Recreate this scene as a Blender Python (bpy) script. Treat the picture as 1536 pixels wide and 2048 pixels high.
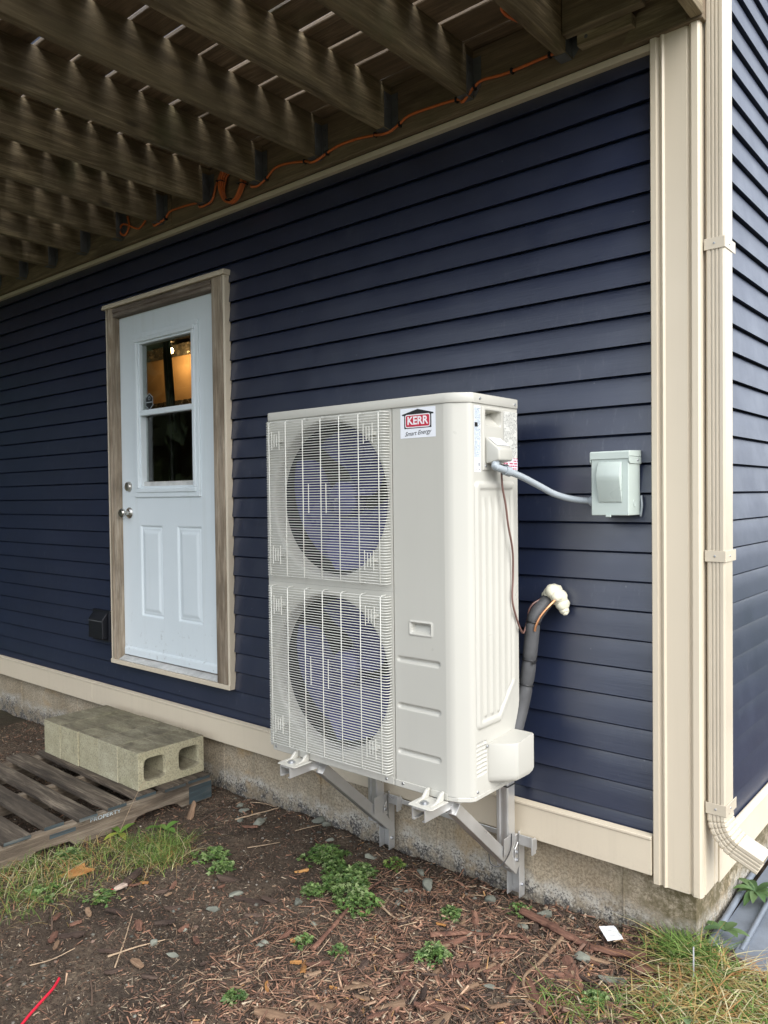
import bpy, bmesh, math, random
import numpy as np
from mathutils import Vector, Matrix

for _o in list(bpy.data.objects):
    bpy.data.objects.remove(_o)
SC = bpy.context.scene
COL = SC.collection
rnd = random.Random(11)
nrs = np.random.RandomState(5)
R = math.radians

# ---------------------------------------------------------------- camera
YAW, PITCH, ROLL = 0.7010, -0.0208, -0.0115
cam_d = bpy.data.cameras.new('camera')
cam_d.sensor_fit = 'HORIZONTAL'
cam_d.sensor_width = 36.0
cam_d.lens = 36.0 * 1556.6 / 1536.0
cam_d.clip_start = 0.02
cam_d.clip_end = 900.0
cam = bpy.data.objects.new('camera', cam_d)
COL.objects.link(cam)
_f = Vector((-math.sin(YAW) * math.cos(PITCH), math.cos(YAW) * math.cos(PITCH), math.sin(PITCH)))
_r = Vector((math.cos(YAW), math.sin(YAW), 0.0))
_u = _r.cross(_f)
_r2 = _r * math.cos(ROLL) + _u * math.sin(ROLL)
_u2 = _u * math.cos(ROLL) - _r * math.sin(ROLL)
_m = Matrix((_r2, _u2, -_f)).transposed().to_4x4()
_m.translation = Vector((1.0057, -2.5989, 1.549))
cam.matrix_world = _m
SC.camera = cam

# ---------------------------------------------------------------- sky, sun, exposure
SUN_EL, SUN_AZ = R(40), R(108)      # azimuth clockwise from +y
wld = bpy.data.worlds.new('World')
SC.world = wld
wld.use_nodes = True
wt = wld.node_tree
for n in list(wt.nodes):
    wt.nodes.remove(n)
_sky = wt.nodes.new('ShaderNodeTexSky')
_sky.sky_type = 'NISHITA'
_sky.sun_disc = False
_sky.sun_elevation = SUN_EL
_sky.sun_rotation = SUN_AZ
_sky.air_density = 1.0
_sky.dust_density = 3.0
_sky.ozone_density = 1.0
_hs = wt.nodes.new('ShaderNodeHueSaturation')
_hs.inputs['Saturation'].default_value = 0.32
_bg = wt.nodes.new('ShaderNodeBackground')
_bg.inputs['Strength'].default_value = 0.15
_wo = wt.nodes.new('ShaderNodeOutputWorld')
wt.links.new(_sky.outputs[0], _hs.inputs['Color'])
_ov = wt.nodes.new('ShaderNodeMix')            # even cloud layer over the clear-sky model
_ov.data_type = 'RGBA'
_ov.inputs[0].default_value = 0.65
_ov.inputs[7].default_value = (4.9, 5.35, 6.05, 1.0)
wt.links.new(_hs.outputs[0], _ov.inputs[6])
wt.links.new(_ov.outputs[2], _bg.inputs['Color'])
wt.links.new(_bg.outputs[0], _wo.inputs['Surface'])
sun_d = bpy.data.lights.new('sun', 'SUN')
sun_d.energy = 1.2
sun_d.angle = R(60)
sun_d.color = (1.0, 0.965, 0.92)
sun = bpy.data.objects.new('sun', sun_d)
COL.objects.link(sun)
_sd = Vector((math.sin(SUN_AZ) * math.cos(SUN_EL), math.cos(SUN_AZ) * math.cos(SUN_EL), math.sin(SUN_EL)))
sun.rotation_euler = _sd.to_track_quat('Z', 'Y').to_euler()
SC.view_settings.view_transform = 'Standard'
SC.view_settings.look = 'None'
SC.view_settings.exposure = 1.4
SC.view_settings.gamma = 1.0
SC.view_settings.use_curve_mapping = False
SC.render.engine = 'CYCLES'
SC.cycles.use_denoising = True
SC.cycles.max_bounces = 8
SC.cycles.diffuse_bounces = 4
SC.cycles.glossy_bounces = 4
SC.cycles.transparent_max_bounces = 12
SC.cycles.sample_clamp_indirect = 6.0

# ---------------------------------------------------------------- numpy noise
def _hash(ix, iy, s):
    h = (ix.astype(np.int64) * 374761393 + iy.astype(np.int64) * 668265263 + s * 1442695041) & 0x7fffffff
    h = ((h ^ (h >> 13)) * 1274126177) & 0x7fffffff
    return ((h ^ (h >> 16)) & 0xffff) / 65535.0
def vnoise(x, y, s=0):
    x = np.asarray(x, float); y = np.asarray(y, float)
    ix = np.floor(x); iy = np.floor(y); fx = x - ix; fy = y - iy
    fx = fx * fx * (3 - 2 * fx); fy = fy * fy * (3 - 2 * fy)
    a = _hash(ix, iy, s); b = _hash(ix + 1, iy, s); c = _hash(ix, iy + 1, s); d = _hash(ix + 1, iy + 1, s)
    return (a * (1 - fx) + b * fx) * (1 - fy) + (c * (1 - fx) + d * fx) * fy
def fbm(x, y, o=4, s=0):
    t = 0; a = 0.5
    for i in range(o):
        t = t + a * vnoise(np.asarray(x) * 2 ** i, np.asarray(y) * 2 ** i, s + i * 7); a *= 0.5
    return t
def ground_h(x, y):
    x = np.asarray(x, float); y = np.asarray(y, float)
    near = np.clip(1.0 - np.hypot(x + 1.5, y + 1.0) / 9.0, 0, 1)
    base = -0.005 + 0.012 * (np.clip(x, -5, 0.4) + 1.0)
    bank = 0.035 * np.exp(-((x - 0.16) / 0.22) ** 2 - ((y + 0.02) / 0.16) ** 2)
    return base + bank + near * (0.040 * (fbm(x * 2.3, y * 2.3, 3, 1) - 0.45) + 0.036 * (fbm(x * 11, y * 11, 4, 9) - 0.45))
def gh(x, y):
    return float(ground_h(x, y))

# ---------------------------------------------------------------- mesh builder
class MB:
    def __init__(s):
        s.v = []; s.f = []; s.col = []
    def box(s, x0, x1, y0, y1, z0, z1):
        b = len(s.v)
        s.v += [(x0, y0, z0), (x1, y0, z0), (x1, y1, z0), (x0, y1, z0), (x0, y0, z1), (x1, y0, z1), (x1, y1, z1), (x0, y1, z1)]
        s.f += [[b + i for i in q] for q in ((0, 3, 2, 1), (4, 5, 6, 7), (0, 1, 5, 4), (1, 2, 6, 5), (2, 3, 7, 6), (3, 0, 4, 7))]
        return s
    def poly(s, pts):
        b = len(s.v); s.v += [tuple(p) for p in pts]; s.f.append(list(range(b, b + len(pts)))); return s
    def prism(s, pts, axis, a, c, caps=True):
        """2-D outline pts extruded along axis (0,1,2) from a to c"""
        b = len(s.v); n = len(pts)
        for t in (a, c):
            for p in pts:
                q = [p[0], p[1]]; q.insert(axis, t); s.v.append(tuple(q))
        for i in range(n):
            j = (i + 1) % n
            s.f.append([b + i, b + j, b + n + j, b + n + i])
        if caps:
            s.f.append([b + i for i in range(n)][::-1]); s.f.append([b + n + i for i in range(n)])
        return s
    def tube(s, path, r, n=8, caps=True, prof=None, squash=None):
        P = [Vector(p) for p in path]; m = len(P); b = len(s.v)
        rr = r if isinstance(r, (list, tuple)) else [r] * m
        up = None
        for i, p in enumerate(P):
            t = (P[min(i + 1, m - 1)] - P[max(i - 1, 0)])
            if t.length < 1e-9: t = Vector((0, 0, 1))
            t.normalize()
            if up is None:
                up = Vector((0, 0, 1)) if abs(t.z) < 0.9 else Vector((0, 1, 0))
            u = t.cross(up)
            if u.length < 1e-6: u = t.cross(Vector((1, 0, 0)))
            u.normalize(); w = u.cross(t); w.normalize(); up = w
            if prof:
                for (a, c) in prof: s.v.append(tuple(p + u * a * rr[i] + w * c * rr[i]))
            else:
                for k in range(n):
                    a = 2 * math.pi * k / n
                    s.v.append(tuple(p + u * math.cos(a) * rr[i] + w * math.sin(a) * rr[i] * (squash or 1)))
        n = len(prof) if prof else n
        for i in range(m - 1):
            for k in range(n):
                k2 = (k + 1) % n
                s.f.append([b + i * n + k, b + i * n + k2, b + (i + 1) * n + k2, b + (i + 1) * n + k])
        if caps:
            s.f.append([b + k for k in range(n)][::-1]); s.f.append([b + (m - 1) * n + k for k in range(n)])
        return s
    def lathe(s, prof, c, axis='z', n=24, sign=1):
        """prof: list of (radius, along)"""
        b = len(s.v); m = len(prof)
        for (r, t) in prof:
            for k in range(n):
                a = 2 * math.pi * k / n; x, y = r * math.cos(a), r * math.sin(a)
                q = {'z': (x, y, t * sign), 'y': (x, t * sign, y), 'x': (t * sign, x, y)}[axis]
                s.v.append((c[0] + q[0], c[1] + q[1], c[2] + q[2]))
        for i in range(m - 1):
            for k in range(n):
                k2 = (k + 1) % n
                s.f.append([b + i * n + k, b + i * n + k2, b + (i + 1) * n + k2, b + (i + 1) * n + k])
        if prof[0][0] > 1e-6: s.f.append([b + k for k in range(n)][::-1])
        if prof[-1][0] > 1e-6: s.f.append([b + (m - 1) * n + k for k in range(n)])
        return s
    def grid(s, us, vs, fn, skip=None):
        b = len(s.v); nu = len(us); nv = len(vs)
        for v in vs:
            for u in us: s.v.append(tuple(fn(u, v)))
        for j in range(nv - 1):
            for i in range(nu - 1):
                if skip and skip((us[i] + us[i + 1]) / 2, (vs[j] + vs[j + 1]) / 2): continue
                a = b + j * nu + i
                s.f.append([a, a + 1, a + nu + 1, a + nu])
        return s
    def merge(s, o, mat=None):
        b = len(s.v)
        s.v += [tuple(mat @ Vector(p)) for p in o.v] if mat is not None else o.v
        s.f += [[b + i for i in f] for f in o.f]; s.col += o.col
        return s
    def mesh(s, name, bevel=0, seg=2, smooth=None, weld=False, recalc=True):
        me = bpy.data.meshes.new(name)
        me.from_pydata(s.v, [], s.f)
        if bevel or weld or recalc:
            bm = bmesh.new(); bm.from_mesh(me)
            if weld: bmesh.ops.remove_doubles(bm, verts=bm.verts, dist=1e-5)
            if recalc: bmesh.ops.recalc_face_normals(bm, faces=bm.faces)
            if bevel:
                es = [e for e in bm.edges if len(e.link_faces) == 2 and e.calc_face_angle(0) > 0.5]
                bmesh.ops.bevel(bm, geom=es, offset=bevel, offset_type='OFFSET', segments=seg, profile=0.5, affect='EDGES', clamp_overlap=True)
            bm.to_mesh(me); bm.free()
        if s.col and len(s.col) == len(me.polygons):
            at = me.color_attributes.new('Col', 'FLOAT_COLOR', 'CORNER')
            arr = np.ones((len(me.loops), 4), np.float32)
            cnt = np.array([p.loop_total for p in me.polygons])
            arr[:, :3] = np.repeat(np.array(s.col, np.float32), cnt, axis=0)
            at.data.foreach_set('color', arr.ravel())
        if smooth is not None:
            me.polygons.foreach_set('use_smooth', [True] * len(me.polygons))
            if smooth < 179: me.set_sharp_from_angle(angle=R(smooth))
        me.update()
        return me
    def obj(s, name, mat, parent=None, loc=None, rot=None, **kw):
        return mesh_obj(name, s.mesh(name, **kw), mat, parent, loc, rot)

def mesh_obj(name, me, mat, parent=None, loc=None, rot=None):
    if mat is not None and not me.materials: me.materials.append(mat)
    o = bpy.data.objects.new(name, me); COL.objects.link(o)
    if parent: o.parent = parent
    if loc: o.location = loc
    if rot: o.rotation_euler = rot
    return o
def tag(o, label=None, cat=None, group=None, kind=None):
    if label: o['label'] = label
    if cat: o['category'] = cat
    if group: o['group'] = group
    if kind: o['kind'] = kind
    return o
def thing(name, label, cat, loc=(0, 0, 0), group=None, kind=None):
    o = bpy.data.objects.new(name, None); COL.objects.link(o); o.location = loc
    o.empty_display_size = 0.1
    return tag(o, label, cat, group, kind)
def text_mb(body, size, shear=0.0, bold=0.0):
    cu = bpy.data.curves.new('lettering', 'FONT'); cu.body = body; cu.size = size; cu.shear = shear
    cu.align_x = 'CENTER'; cu.align_y = 'CENTER'; cu.offset = bold; cu.resolution_u = 3
    o = bpy.data.objects.new('lettering', cu); COL.objects.link(o)
    dg = bpy.context.evaluated_depsgraph_get()
    me = bpy.data.meshes.new_from_object(o.evaluated_get(dg))
    mb = MB(); mb.v = [tuple(v.co) for v in me.vertices]; mb.f = [list(p.vertices) for p in me.polygons]
    bpy.data.objects.remove(o); bpy.data.curves.remove(cu); bpy.data.meshes.remove(me)
    return mb
def catmull(pts, n=6):
    P = [Vector(p) for p in pts]; out = []
    for i in range(len(P) - 1):
        p0 = P[max(i - 1, 0)]; p1 = P[i]; p2 = P[i + 1]; p3 = P[min(i + 2, len(P) - 1)]
        for k in range(n):
            t = k / n
            out.append(0.5 * ((2 * p1) + (p2 - p0) * t + (2 * p0 - 5 * p1 + 4 * p2 - p3) * t * t + (3 * p1 - p0 - 3 * p2 + p3) * t ** 3))
    out.append(P[-1]); return out
def rrect(x, y, cx, cy, hw, hh, r):
    qx = abs(x - cx) - hw + r; qy = abs(y - cy) - hh + r
    return math.hypot(max(qx, 0), max(qy, 0)) + min(max(qx, qy), 0) - r
def sstep(a, b, x):
    t = min(max((x - a) / (b - a), 0), 1); return t * t * (3 - 2 * t)

# ---------------------------------------------------------------- materials
class NT:
    def __init__(s, name):
        s.m = bpy.data.materials.new(name); s.m.use_nodes = True; s.t = s.m.node_tree
        for n in list(s.t.nodes): s.t.nodes.remove(n)
        s.out = s.t.nodes.new('ShaderNodeOutputMaterial'); s._co = None
    def n(s, typ, ins=None, **at):
        nd = s.t.nodes.new('ShaderNode' + typ)
        for k, v in at.items(): setattr(nd, k, v)
        for k, v in (ins or {}).items():
            sk = nd.inputs[k]
            if isinstance(v, bpy.types.NodeSocket): s.t.links.new(v, sk)
            else:
                if sk.type == 'RGBA' and not hasattr(v, '__len__'): v = (v, v, v, 1)
                elif sk.type == 'RGBA' and len(v) == 3: v = (*v, 1)
                sk.default_value = v
        return nd
    def co(s, jitter=True):
        if s._co is None:
            c = s.n('TexCoord').outputs['Object']
            if jitter:
                rr = s.n('ObjectInfo').outputs['Random']
                k = s.n('VectorMath', {0: (37.0, 53.0, 71.0), 'Scale': rr}, operation='SCALE').outputs[0]
                c = s.n('VectorMath', {0: c, 1: k}, operation='ADD').outputs[0]
            s._co = c
        return s._co
    def rand(s): return s.n('ObjectInfo').outputs['Random']
    def sc(s, v, k): return s.n('VectorMath', {0: v, 1: k}, operation='MULTIPLY').outputs[0]
    def noise(s, v, scale, detail=4, rough=0.55, dist=0.0):
        return s.n('TexNoise', {'Vector': v, 'Scale': scale, 'Detail': detail, 'Roughness': rough, 'Distortion': dist}).outputs['Fac']
    def voro(s, v, scale, feat='F1', out='Distance'):
        return s.n('TexVoronoi', {'Vector': v, 'Scale': scale}, feature=feat).outputs[out]
    def ramp(s, f, stops, interp='LINEAR'):
        nd = s.n('ValToRGB', {'Fac': f}); cr = nd.color_ramp; cr.interpolation = interp
        while len(cr.elements) < len(stops): cr.elements.new(0.5)
        for e, (p, c) in zip(cr.elements, stops):
            e.position = p; e.color = (c, c, c, 1) if not hasattr(c, '__len__') else (*c, 1)
        return nd.outputs['Color']
    def mix(s, f, a, b, blend='MIX'):
        nd = s.n('Mix', data_type='RGBA', blend_type=blend)
        for idx, v in ((0, f), (6, a), (7, b)):
            sk = nd.inputs[idx]
            if isinstance(v, bpy.types.NodeSocket): s.t.links.new(v, sk)
            else: sk.default_value = v if idx == 0 else ((v, v, v, 1) if not hasattr(v, '__len__') else (*v, 1))
        return nd.outputs[2]
    def ma(s, op, a, b=0.0, clamp=False):
        nd = s.n('Math', {0: a, 1: b}, operation=op, use_clamp=clamp); return nd.outputs[0]
    def bump(s, h, st=0.3, d=0.01, nrm=None):
        i = {'Height': h, 'Strength': st, 'Distance': d}
        if nrm is not None: i['Normal'] = nrm
        return s.n('Bump', i).outputs[0]
    def bsdf(s, base, rough=0.5, metal=0.0, nrm=None, spec=0.5, **extra):
        i = {'Base Color': base, 'Roughness': rough, 'Metallic': metal, 'Specular IOR Level': spec}
        if nrm is not None: i['Normal'] = nrm
        i.update(extra)
        p = s.n('BsdfPrincipled', i); s.t.links.new(p.outputs[0], s.out.inputs['Surface']); return s.m

def plain(name, col, rough=0.5, metal=0.0, var=0.12, vs=6.0, bump=0.08, bs=60.0, spec=0.5, rv=0.1):
    t = NT(name); c = t.co(); f = t.noise(c, vs, 5)
    k = t.ramp(f, [(0.3, tuple(x * (1 - var) for x in col)), (0.7, tuple(min(1, x * (1 + var)) for x in col))])
    r = t.ramp(f, [(0.3, max(0, rough - rv)), (0.7, min(1, rough + rv))])
    nb = t.bump(t.noise(c, bs, 4), bump, 0.004)
    return t.bsdf(k, r, metal, nb, spec)

def wood(name, dark, mid, light, axis, moss=None, rough=0.75, grain=1.0, wet=None, speck=0.0):
    t = NT(name); c = t.co()
    lo, hi = 1.2, 16.0
    st = [hi, hi, hi]; st[axis] = lo
    g = t.noise(t.sc(c, tuple(st)), 2.2, 7, 0.62, 0.8)
    st2 = [120.0] * 3; st2[axis] = 5.0
    fine = t.noise(t.sc(c, tuple(st2)), 1.6, 3, 0.7)
    big = t.noise(c, 2.3, 4)
    k = t.ramp(g, [(0.36, dark), (0.5, mid), (0.66, light)])
    k = t.mix(t.ramp(fine, [(0.35, 0.75), (0.65, 0.0)]), k, dark)
    k = t.mix(t.ramp(big, [(0.35, 0.55), (0.6, 0.0)]), k, tuple(x * 0.6 for x in dark))
    kn = [3.0] * 3; kn[axis] = 1.1
    v = t.voro(t.sc(c, tuple(kn)), 1.6)
    k = t.mix(t.ramp(v, [(0.03, 0.85), (0.09, 0.0)]), k, tuple(x * 0.35 for x in dark))
    if moss:
        mm = t.ramp(t.noise(c, 2.1, 5, 0.65), [(0.54, 0.0), (0.68, 0.65)])
        k = t.mix(mm, k, moss)
    k = t.mix(t.ramp(t.rand(), [(0.0, 0.6), (1.0, 0.0)]), k, tuple(x * 0.55 for x in mid))
    stn = [7.0] * 3; stn[axis] = 1.5
    k = t.mix(t.ramp(t.noise(t.sc(c, tuple(stn)), 1.0, 5, 0.65), [(0.52, 0.0), (0.64, 0.6)]), k, tuple(x * 0.5 for x in dark))
    h = t.ma('ADD', t.ma('MULTIPLY', g, 0.7), t.ma('MULTIPLY', fine, 0.6))
    nb = t.bump(h, 0.55 * grain, 0.006)
    return t.bsdf(k, rough if wet is None else t.ramp(big, [(0.4, wet), (0.65, rough)]), 0, nb, 0.4)

def attr_mat(name, rough=0.8, trans=0.0, bump=0.3, bs=120.0, spec=0.3):
    t = NT(name); a = t.n('Attribute', attribute_name='Col').outputs['Color']
    c = t.co(False); f = t.noise(c, 70.0, 4)
    k = t.mix(t.ramp(f, [(0.3, 0.45), (0.65, 0.0)]), a, (0.02, 0.014, 0.01))
    ex = {}
    if trans:
        ex = {'Subsurface Weight': 0.0}
    nb = t.bump(t.noise(c, bs, 3), bump, 0.003)
    if not trans: return t.bsdf(k, rough, 0, nb, spec)
    p = t.n('BsdfPrincipled', {'Base Color': a, 'Roughness': rough, 'Specular IOR Level': spec})
    q = t.n('BsdfTranslucent', {'Color': a})
    mx = t.n('MixShader', {0: trans, 1: p.outputs[0], 2: q.outputs[0]})
    t.t.links.new(mx.outputs[0], t.out.inputs['Surface']); return t.m

def m_siding():
    t = NT('navy_vinyl_siding'); c = t.co(); w = t.co()
    grain = t.noise(t.sc(c, (2.2, 40.0, 60.0)), 3.0, 5, 0.6, 0.4)
    big = t.noise(c, 1.3, 4)
    k = t.ramp(big, [(0.3, (0.0105, 0.0165, 0.040)), (0.7, (0.0135, 0.0210, 0.050))])
    drip = t.noise(t.sc(c, (26.0, 26.0, 1.6)), 1.0, 4, 0.6)
    k = t.mix(t.ramp(drip, [(0.60, 0.0), (0.8, 0.3)]), k, (0.005, 0.006, 0.010))
    sp = t.voro(c, 16.0)
    patch = t.ramp(t.noise(c, 1.9, 3), [(0.52, 0.0), (0.66, 1.0)])
    sm = t.ma('MULTIPLY', t.ramp(sp, [(0.03, 0.8), (0.07, 0.0)]), patch)
    k = t.mix(sm, k, (0.22, 0.23, 0.25))
    chalk = t.ma('MULTIPLY', t.ramp(t.noise(t.sc(c, (60.0, 60.0, 14.0)), 1.0, 5, 0.7), [(0.56, 0.0), (0.72, 0.22)]), t.ramp(t.noise(c, 1.1, 2), [(0.5, 0.0), (0.62, 1.0)]))
    k = t.mix(chalk, k, (0.16, 0.17, 0.20))
    sv = t.ma('MULTIPLY', t.ramp(t.voro(t.sc(c, (11.0, 11.0, 1.3)), 1.0), [(0.025, 0.5), (0.05, 0.0)]), t.ramp(t.noise(c, 2.7, 2), [(0.5, 0.0), (0.58, 1.0)]))
    k = t.mix(sv, k, (0.14, 0.15, 0.17))
    r = t.ramp(t.noise(c, 7.0, 5), [(0.3, 0.29), (0.7, 0.40)])
    nb = t.bump(grain, 0.10, 0.004)
    return t.bsdf(k, r, 0, nb, 0.85, IOR=1.6)

def m_concrete():
    t = NT('foundation_concrete'); c = t.co(False)
    x = t.n('SeparateXYZ', {0: c}); z = x.outputs['Z']; xx = x.outputs['X']
    big = t.noise(c, 2.6, 6, 0.62); fine = t.noise(c, 95.0, 4, 0.7); mid = t.noise(c, 22.0, 5, 0.6)
    k = t.ramp(big, [(0.28, (0.25, 0.195, 0.125)), (0.5, (0.40, 0.335, 0.24)), (0.75, (0.52, 0.455, 0.35))])
    k = t.mix(t.ramp(fine, [(0.42, 0.6), (0.56, 0.0)]), k, (0.12, 0.092, 0.06))
    k = t.mix(t.ramp(mid, [(0.3, 0.35), (0.5, 0.0)]), k, (0.20, 0.17, 0.13))
    rust = t.ramp(t.noise(t.sc(c, (1.0, 1.0, 1.6)), 3.4, 4), [(0.58, 0.0), (0.72, 0.55)])
    k = t.mix(rust, k, (0.42, 0.27, 0.11))
    vs = t.noise(t.sc(c, (9.0, 9.0, 0.9)), 2.0, 4)
    k = t.mix(t.ramp(vs, [(0.5, 0.0), (0.75, 0.5)]), k, (0.20, 0.18, 0.13))
    # dark, mossy damp corner below the corner post
    cd = t.ma('MULTIPLY', t.ramp(xx, [(0.0, 0.0), (1.0, 1.0)]), 1.0)
    damp = t.n('MapRange', {0: xx, 1: -0.22, 2: 0.06, 3: 0.0, 4: 1.0}).outputs[0]
    damp = t.ma('MULTIPLY', damp, t.ramp(t.noise(c, 26.0, 6, 0.75), [(0.38, 0.0), (0.56, 0.9)]))
    k = t.mix(damp, k, (0.10, 0.082, 0.040))
    # tar / efflorescence band just above the soil, wavy upper edge
    wob = t.ma('MULTIPLY', t.ma('SUBTRACT', t.noise(c, 6.0, 6, 0.65), 0.5), 0.16)
    zz = t.ma('ADD', z, wob)
    band = t.n('MapRange', {0: zz, 1: 0.115, 2: 0.070, 3: 0.0, 4: 1.0}).outputs[0]
    spk = t.noise(c, 105.0, 4, 0.8)
    lowz = t.n('MapRange', {0: zz, 1: 0.075, 2: 0.01, 3: 0.0, 4: 0.15}).outputs[0]
    spk2 = t.ma('SUBTRACT', spk, lowz)
    bw = t.ramp(spk2, [(0.36, (0.03, 0.033, 0.04)), (0.50, (0.46, 0.435, 0.38))])
    k = t.mix(t.ma('MULTIPLY', band, t.ramp(mid, [(0.36, 0.15), (0.58, 0.9)])), k, bw)
    nb = t.bump(t.ma('ADD', fine, t.ma('MULTIPLY', mid, 1.3)), 0.5, 0.006)
    return t.bsdf(k, 0.88, 0, nb, 0.3)

def m_block():
    t = NT('weathered_block_concrete'); c = t.co()
    fine = t.noise(c, 110.0, 4, 0.75); mid = t.noise(c, 14.0, 5, 0.6); big = t.noise(c, 4.0, 4)
    nz = t.n('SeparateXYZ', {0: t.n('NewGeometry').outputs['Normal']}).outputs['Z']
    k = t.ramp(mid, [(0.3, (0.31, 0.285, 0.195)), (0.7, (0.48, 0.45, 0.325))])
    k = t.mix(t.ramp(t.rand(), [(0.0, 0.0), (1.0, 0.7)]), k, (0.36, 0.325, 0.20))
    k = t.mix(t.ramp(fine, [(0.38, 0.55), (0.52, 0.0)]), k, (0.11, 0.10, 0.075))
    k = t.mix(t.ramp(big, [(0.55, 0.0), (0.72, 0.35)]), k, (0.24, 0.24, 0.11))
    # foot traffic grime on the upper faces
    top = t.ma('MULTIPLY', t.ramp(nz, [(0.15, 0.0), (0.45, 1.0)]), t.ramp(t.noise(t.sc(c, (2.0, 7.0, 1.0)), 2.2, 6, 0.65, 0.6), [(0.33, 0.9), (0.68, 0.25)]))
    k = t.mix(top, k, (0.095, 0.080, 0.058))
    nb = t.bump(t.ma('ADD', fine, mid), 0.6, 0.006)
    return t.bsdf(k, 0.92, 0, nb, 0.25)

def m_soil():
    t = NT('bark_mulch_soil'); c = t.co(False)
    a = t.noise(c, 60.0, 6, 0.7); b = t.noise(c, 9.0, 5, 0.6); d = t.noise(c, 230.0, 4, 0.7); e = t.noise(c, 1.4, 3)
    k = t.ramp(a, [(0.28, (0.036, 0.026, 0.018)), (0.5, (0.110, 0.082, 0.058)), (0.72, (0.22, 0.17, 0.12))])
    k = t.mix(t.ramp(b, [(0.38, 0.65), (0.6, 0.0)]), k, (0.045, 0.033, 0.026))
    k = t.mix(t.ramp(d, [(0.60, 0.0), (0.72, 0.7)]), k, (0.30, 0.22, 0.15))
    k = t.mix(t.ramp(e, [(0.42, 0.0), (0.62, 0.4)]), k, (0.085, 0.055, 0.036))
    far = t.n('VectorMath', {0: c}, operation='LENGTH').outputs['Value']
    lawn = t.n('MapRange', {0: far, 1: 4.0, 2: 7.0, 3: 0.0, 4: 1.0}).outputs[0]
    k = t.mix(lawn, k, t.ramp(a, [(0.3, (0.035, 0.055, 0.018)), (0.7, (0.075, 0.095, 0.035))]))
    dp = t.ramp(t.noise(c, 2.4, 4, 0.6), [(0.46, 0.0), (0.60, 1.0)])
    k = t.mix(t.ma('MULTIPLY', dp, 0.6), k, (0.022, 0.015, 0.011))
    nb = t.bump(t.ma('ADD', a, t.ma('MULTIPLY', d, 0.5)), 0.9, 0.012)
    return t.bsdf(k, t.ramp(dp, [(0.0, 0.9), (1.0, 0.62)]), 0, nb, 0.3)

def m_glass():
    t = NT('window_glass')
    fc = t.n('LayerWeight', {'Blend': 0.5}).outputs['Facing']
    f = t.ma('ADD', t.ma('MULTIPLY', t.ma('POWER', fc, 5.0), 0.9), 0.045)
    tr = t.n('BsdfTransparent', {'Color': (0.86, 0.88, 0.87)}); gl = t.n('BsdfGlossy', {'Color': (1, 1, 1), 'Roughness': 0.01})
    mx = t.n('MixShader', {0: f, 1: tr.outputs[0], 2: gl.outputs[0]})
    t.t.links.new(mx.outputs[0], t.out.inputs['Surface']); return t.m

def m_print(name, paper, ink, axis_u, rows, cols_s, dens=0.5):
    """fine illegible print lines on a sticker; object space, u = text direction, z = up"""
    t = NT(name); c = t.co(False); x = t.n('SeparateXYZ', {0: c}); u = x.outputs[axis_u]; z = x.outputs['Z']
    ln = t.ma('FRACT', t.ma('MULTIPLY', z, rows))
    row = t.ma('FLOOR', t.ma('MULTIPLY', z, rows))
    v = t.n('CombineXYZ', {0: t.ma('MULTIPLY', u, cols_s), 1: t.ma('MULTIPLY', row, 7.31), 2: 0.0}).outputs[0]
    g = t.noise(v, 1.0, 2, 0.6)
    on = t.ma('MULTIPLY', t.ma('GREATER_THAN', g, 1 - dens), t.ma('LESS_THAN', ln, 0.55))
    gap = t.ma('GREATER_THAN', t.noise(t.n('CombineXYZ', {0: t.ma('MULTIPLY', u, 25.0), 1: t.ma('MULTIPLY', row, 0.17), 2: 3.0}).outputs[0], 1.0, 1), 0.40)
    return t.bsdf(t.mix(t.ma('MULTIPLY', on, gap), paper, ink), 0.4)

def m_door():
    t = NT('white_painted_door'); c = t.co(False); x = t.n('SeparateXYZ', {0: c})
    k = t.ramp(t.noise(c, 1.7, 4), [(0.3, (0.64, 0.705, 0.73)), (0.7, (0.70, 0.76, 0.785))])
    low = t.n('MapRange', {0: x.outputs['Z'], 1: 0.95, 2: 0.6, 3: 0.0, 4: 1.0}).outputs[0]
    ds = t.ma('MULTIPLY', low, t.ramp(t.noise(c, 26.0, 5, 0.7), [(0.6, 0.0), (0.7, 0.55)]))
    k = t.mix(ds, k, (0.22, 0.21, 0.18))
    st = t.ramp(t.noise(t.sc(c, (16.0, 16.0, 1.0)), 1.4, 4), [(0.55, 0.0), (0.8, 0.25)])
    k = t.mix(st, k, (0.50, 0.53, 0.50))
    return t.bsdf(k, t.ramp(t.noise(c, 5.0, 4), [(0.3, 0.38), (0.7, 0.5)]), 0, t.bump(t.noise(t.sc(c, (60, 60, 6)), 2.0, 3), 0.06, 0.003))

MT = {}
MT['siding'] = m_siding()
MT['beige_alu'] = plain('beige_aluminium', (0.54, 0.475, 0.37), 0.36, var=0.05, vs=3.0, bump=0.04, bs=30)
MT['concrete'] = m_concrete()
MT['block'] = m_block()
MT['soil'] = m_soil()
MT['glass'] = m_glass()
MT['door'] = m_door()
MT['joist'] = wood('treated_deck_joist', (0.13, 0.095, 0.053), (0.34, 0.265, 0.155), (0.56, 0.455, 0.285), 1, moss=(0.075, 0.085, 0.025), rough=0.7)
MT['deckboard'] = wood('treated_deck_board', (0.15, 0.108, 0.066), (0.36, 0.265, 0.165), (0.56, 0.43, 0.285), 0, moss=(0.09, 0.095, 0.04), rough=0.6, wet=0.35)
MT['ledger'] = wood('treated_ledger', (0.14, 0.10, 0.064), (0.34, 0.255, 0.165), (0.54, 0.42, 0.28), 0, moss=(0.07, 0.075, 0.03))
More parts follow.
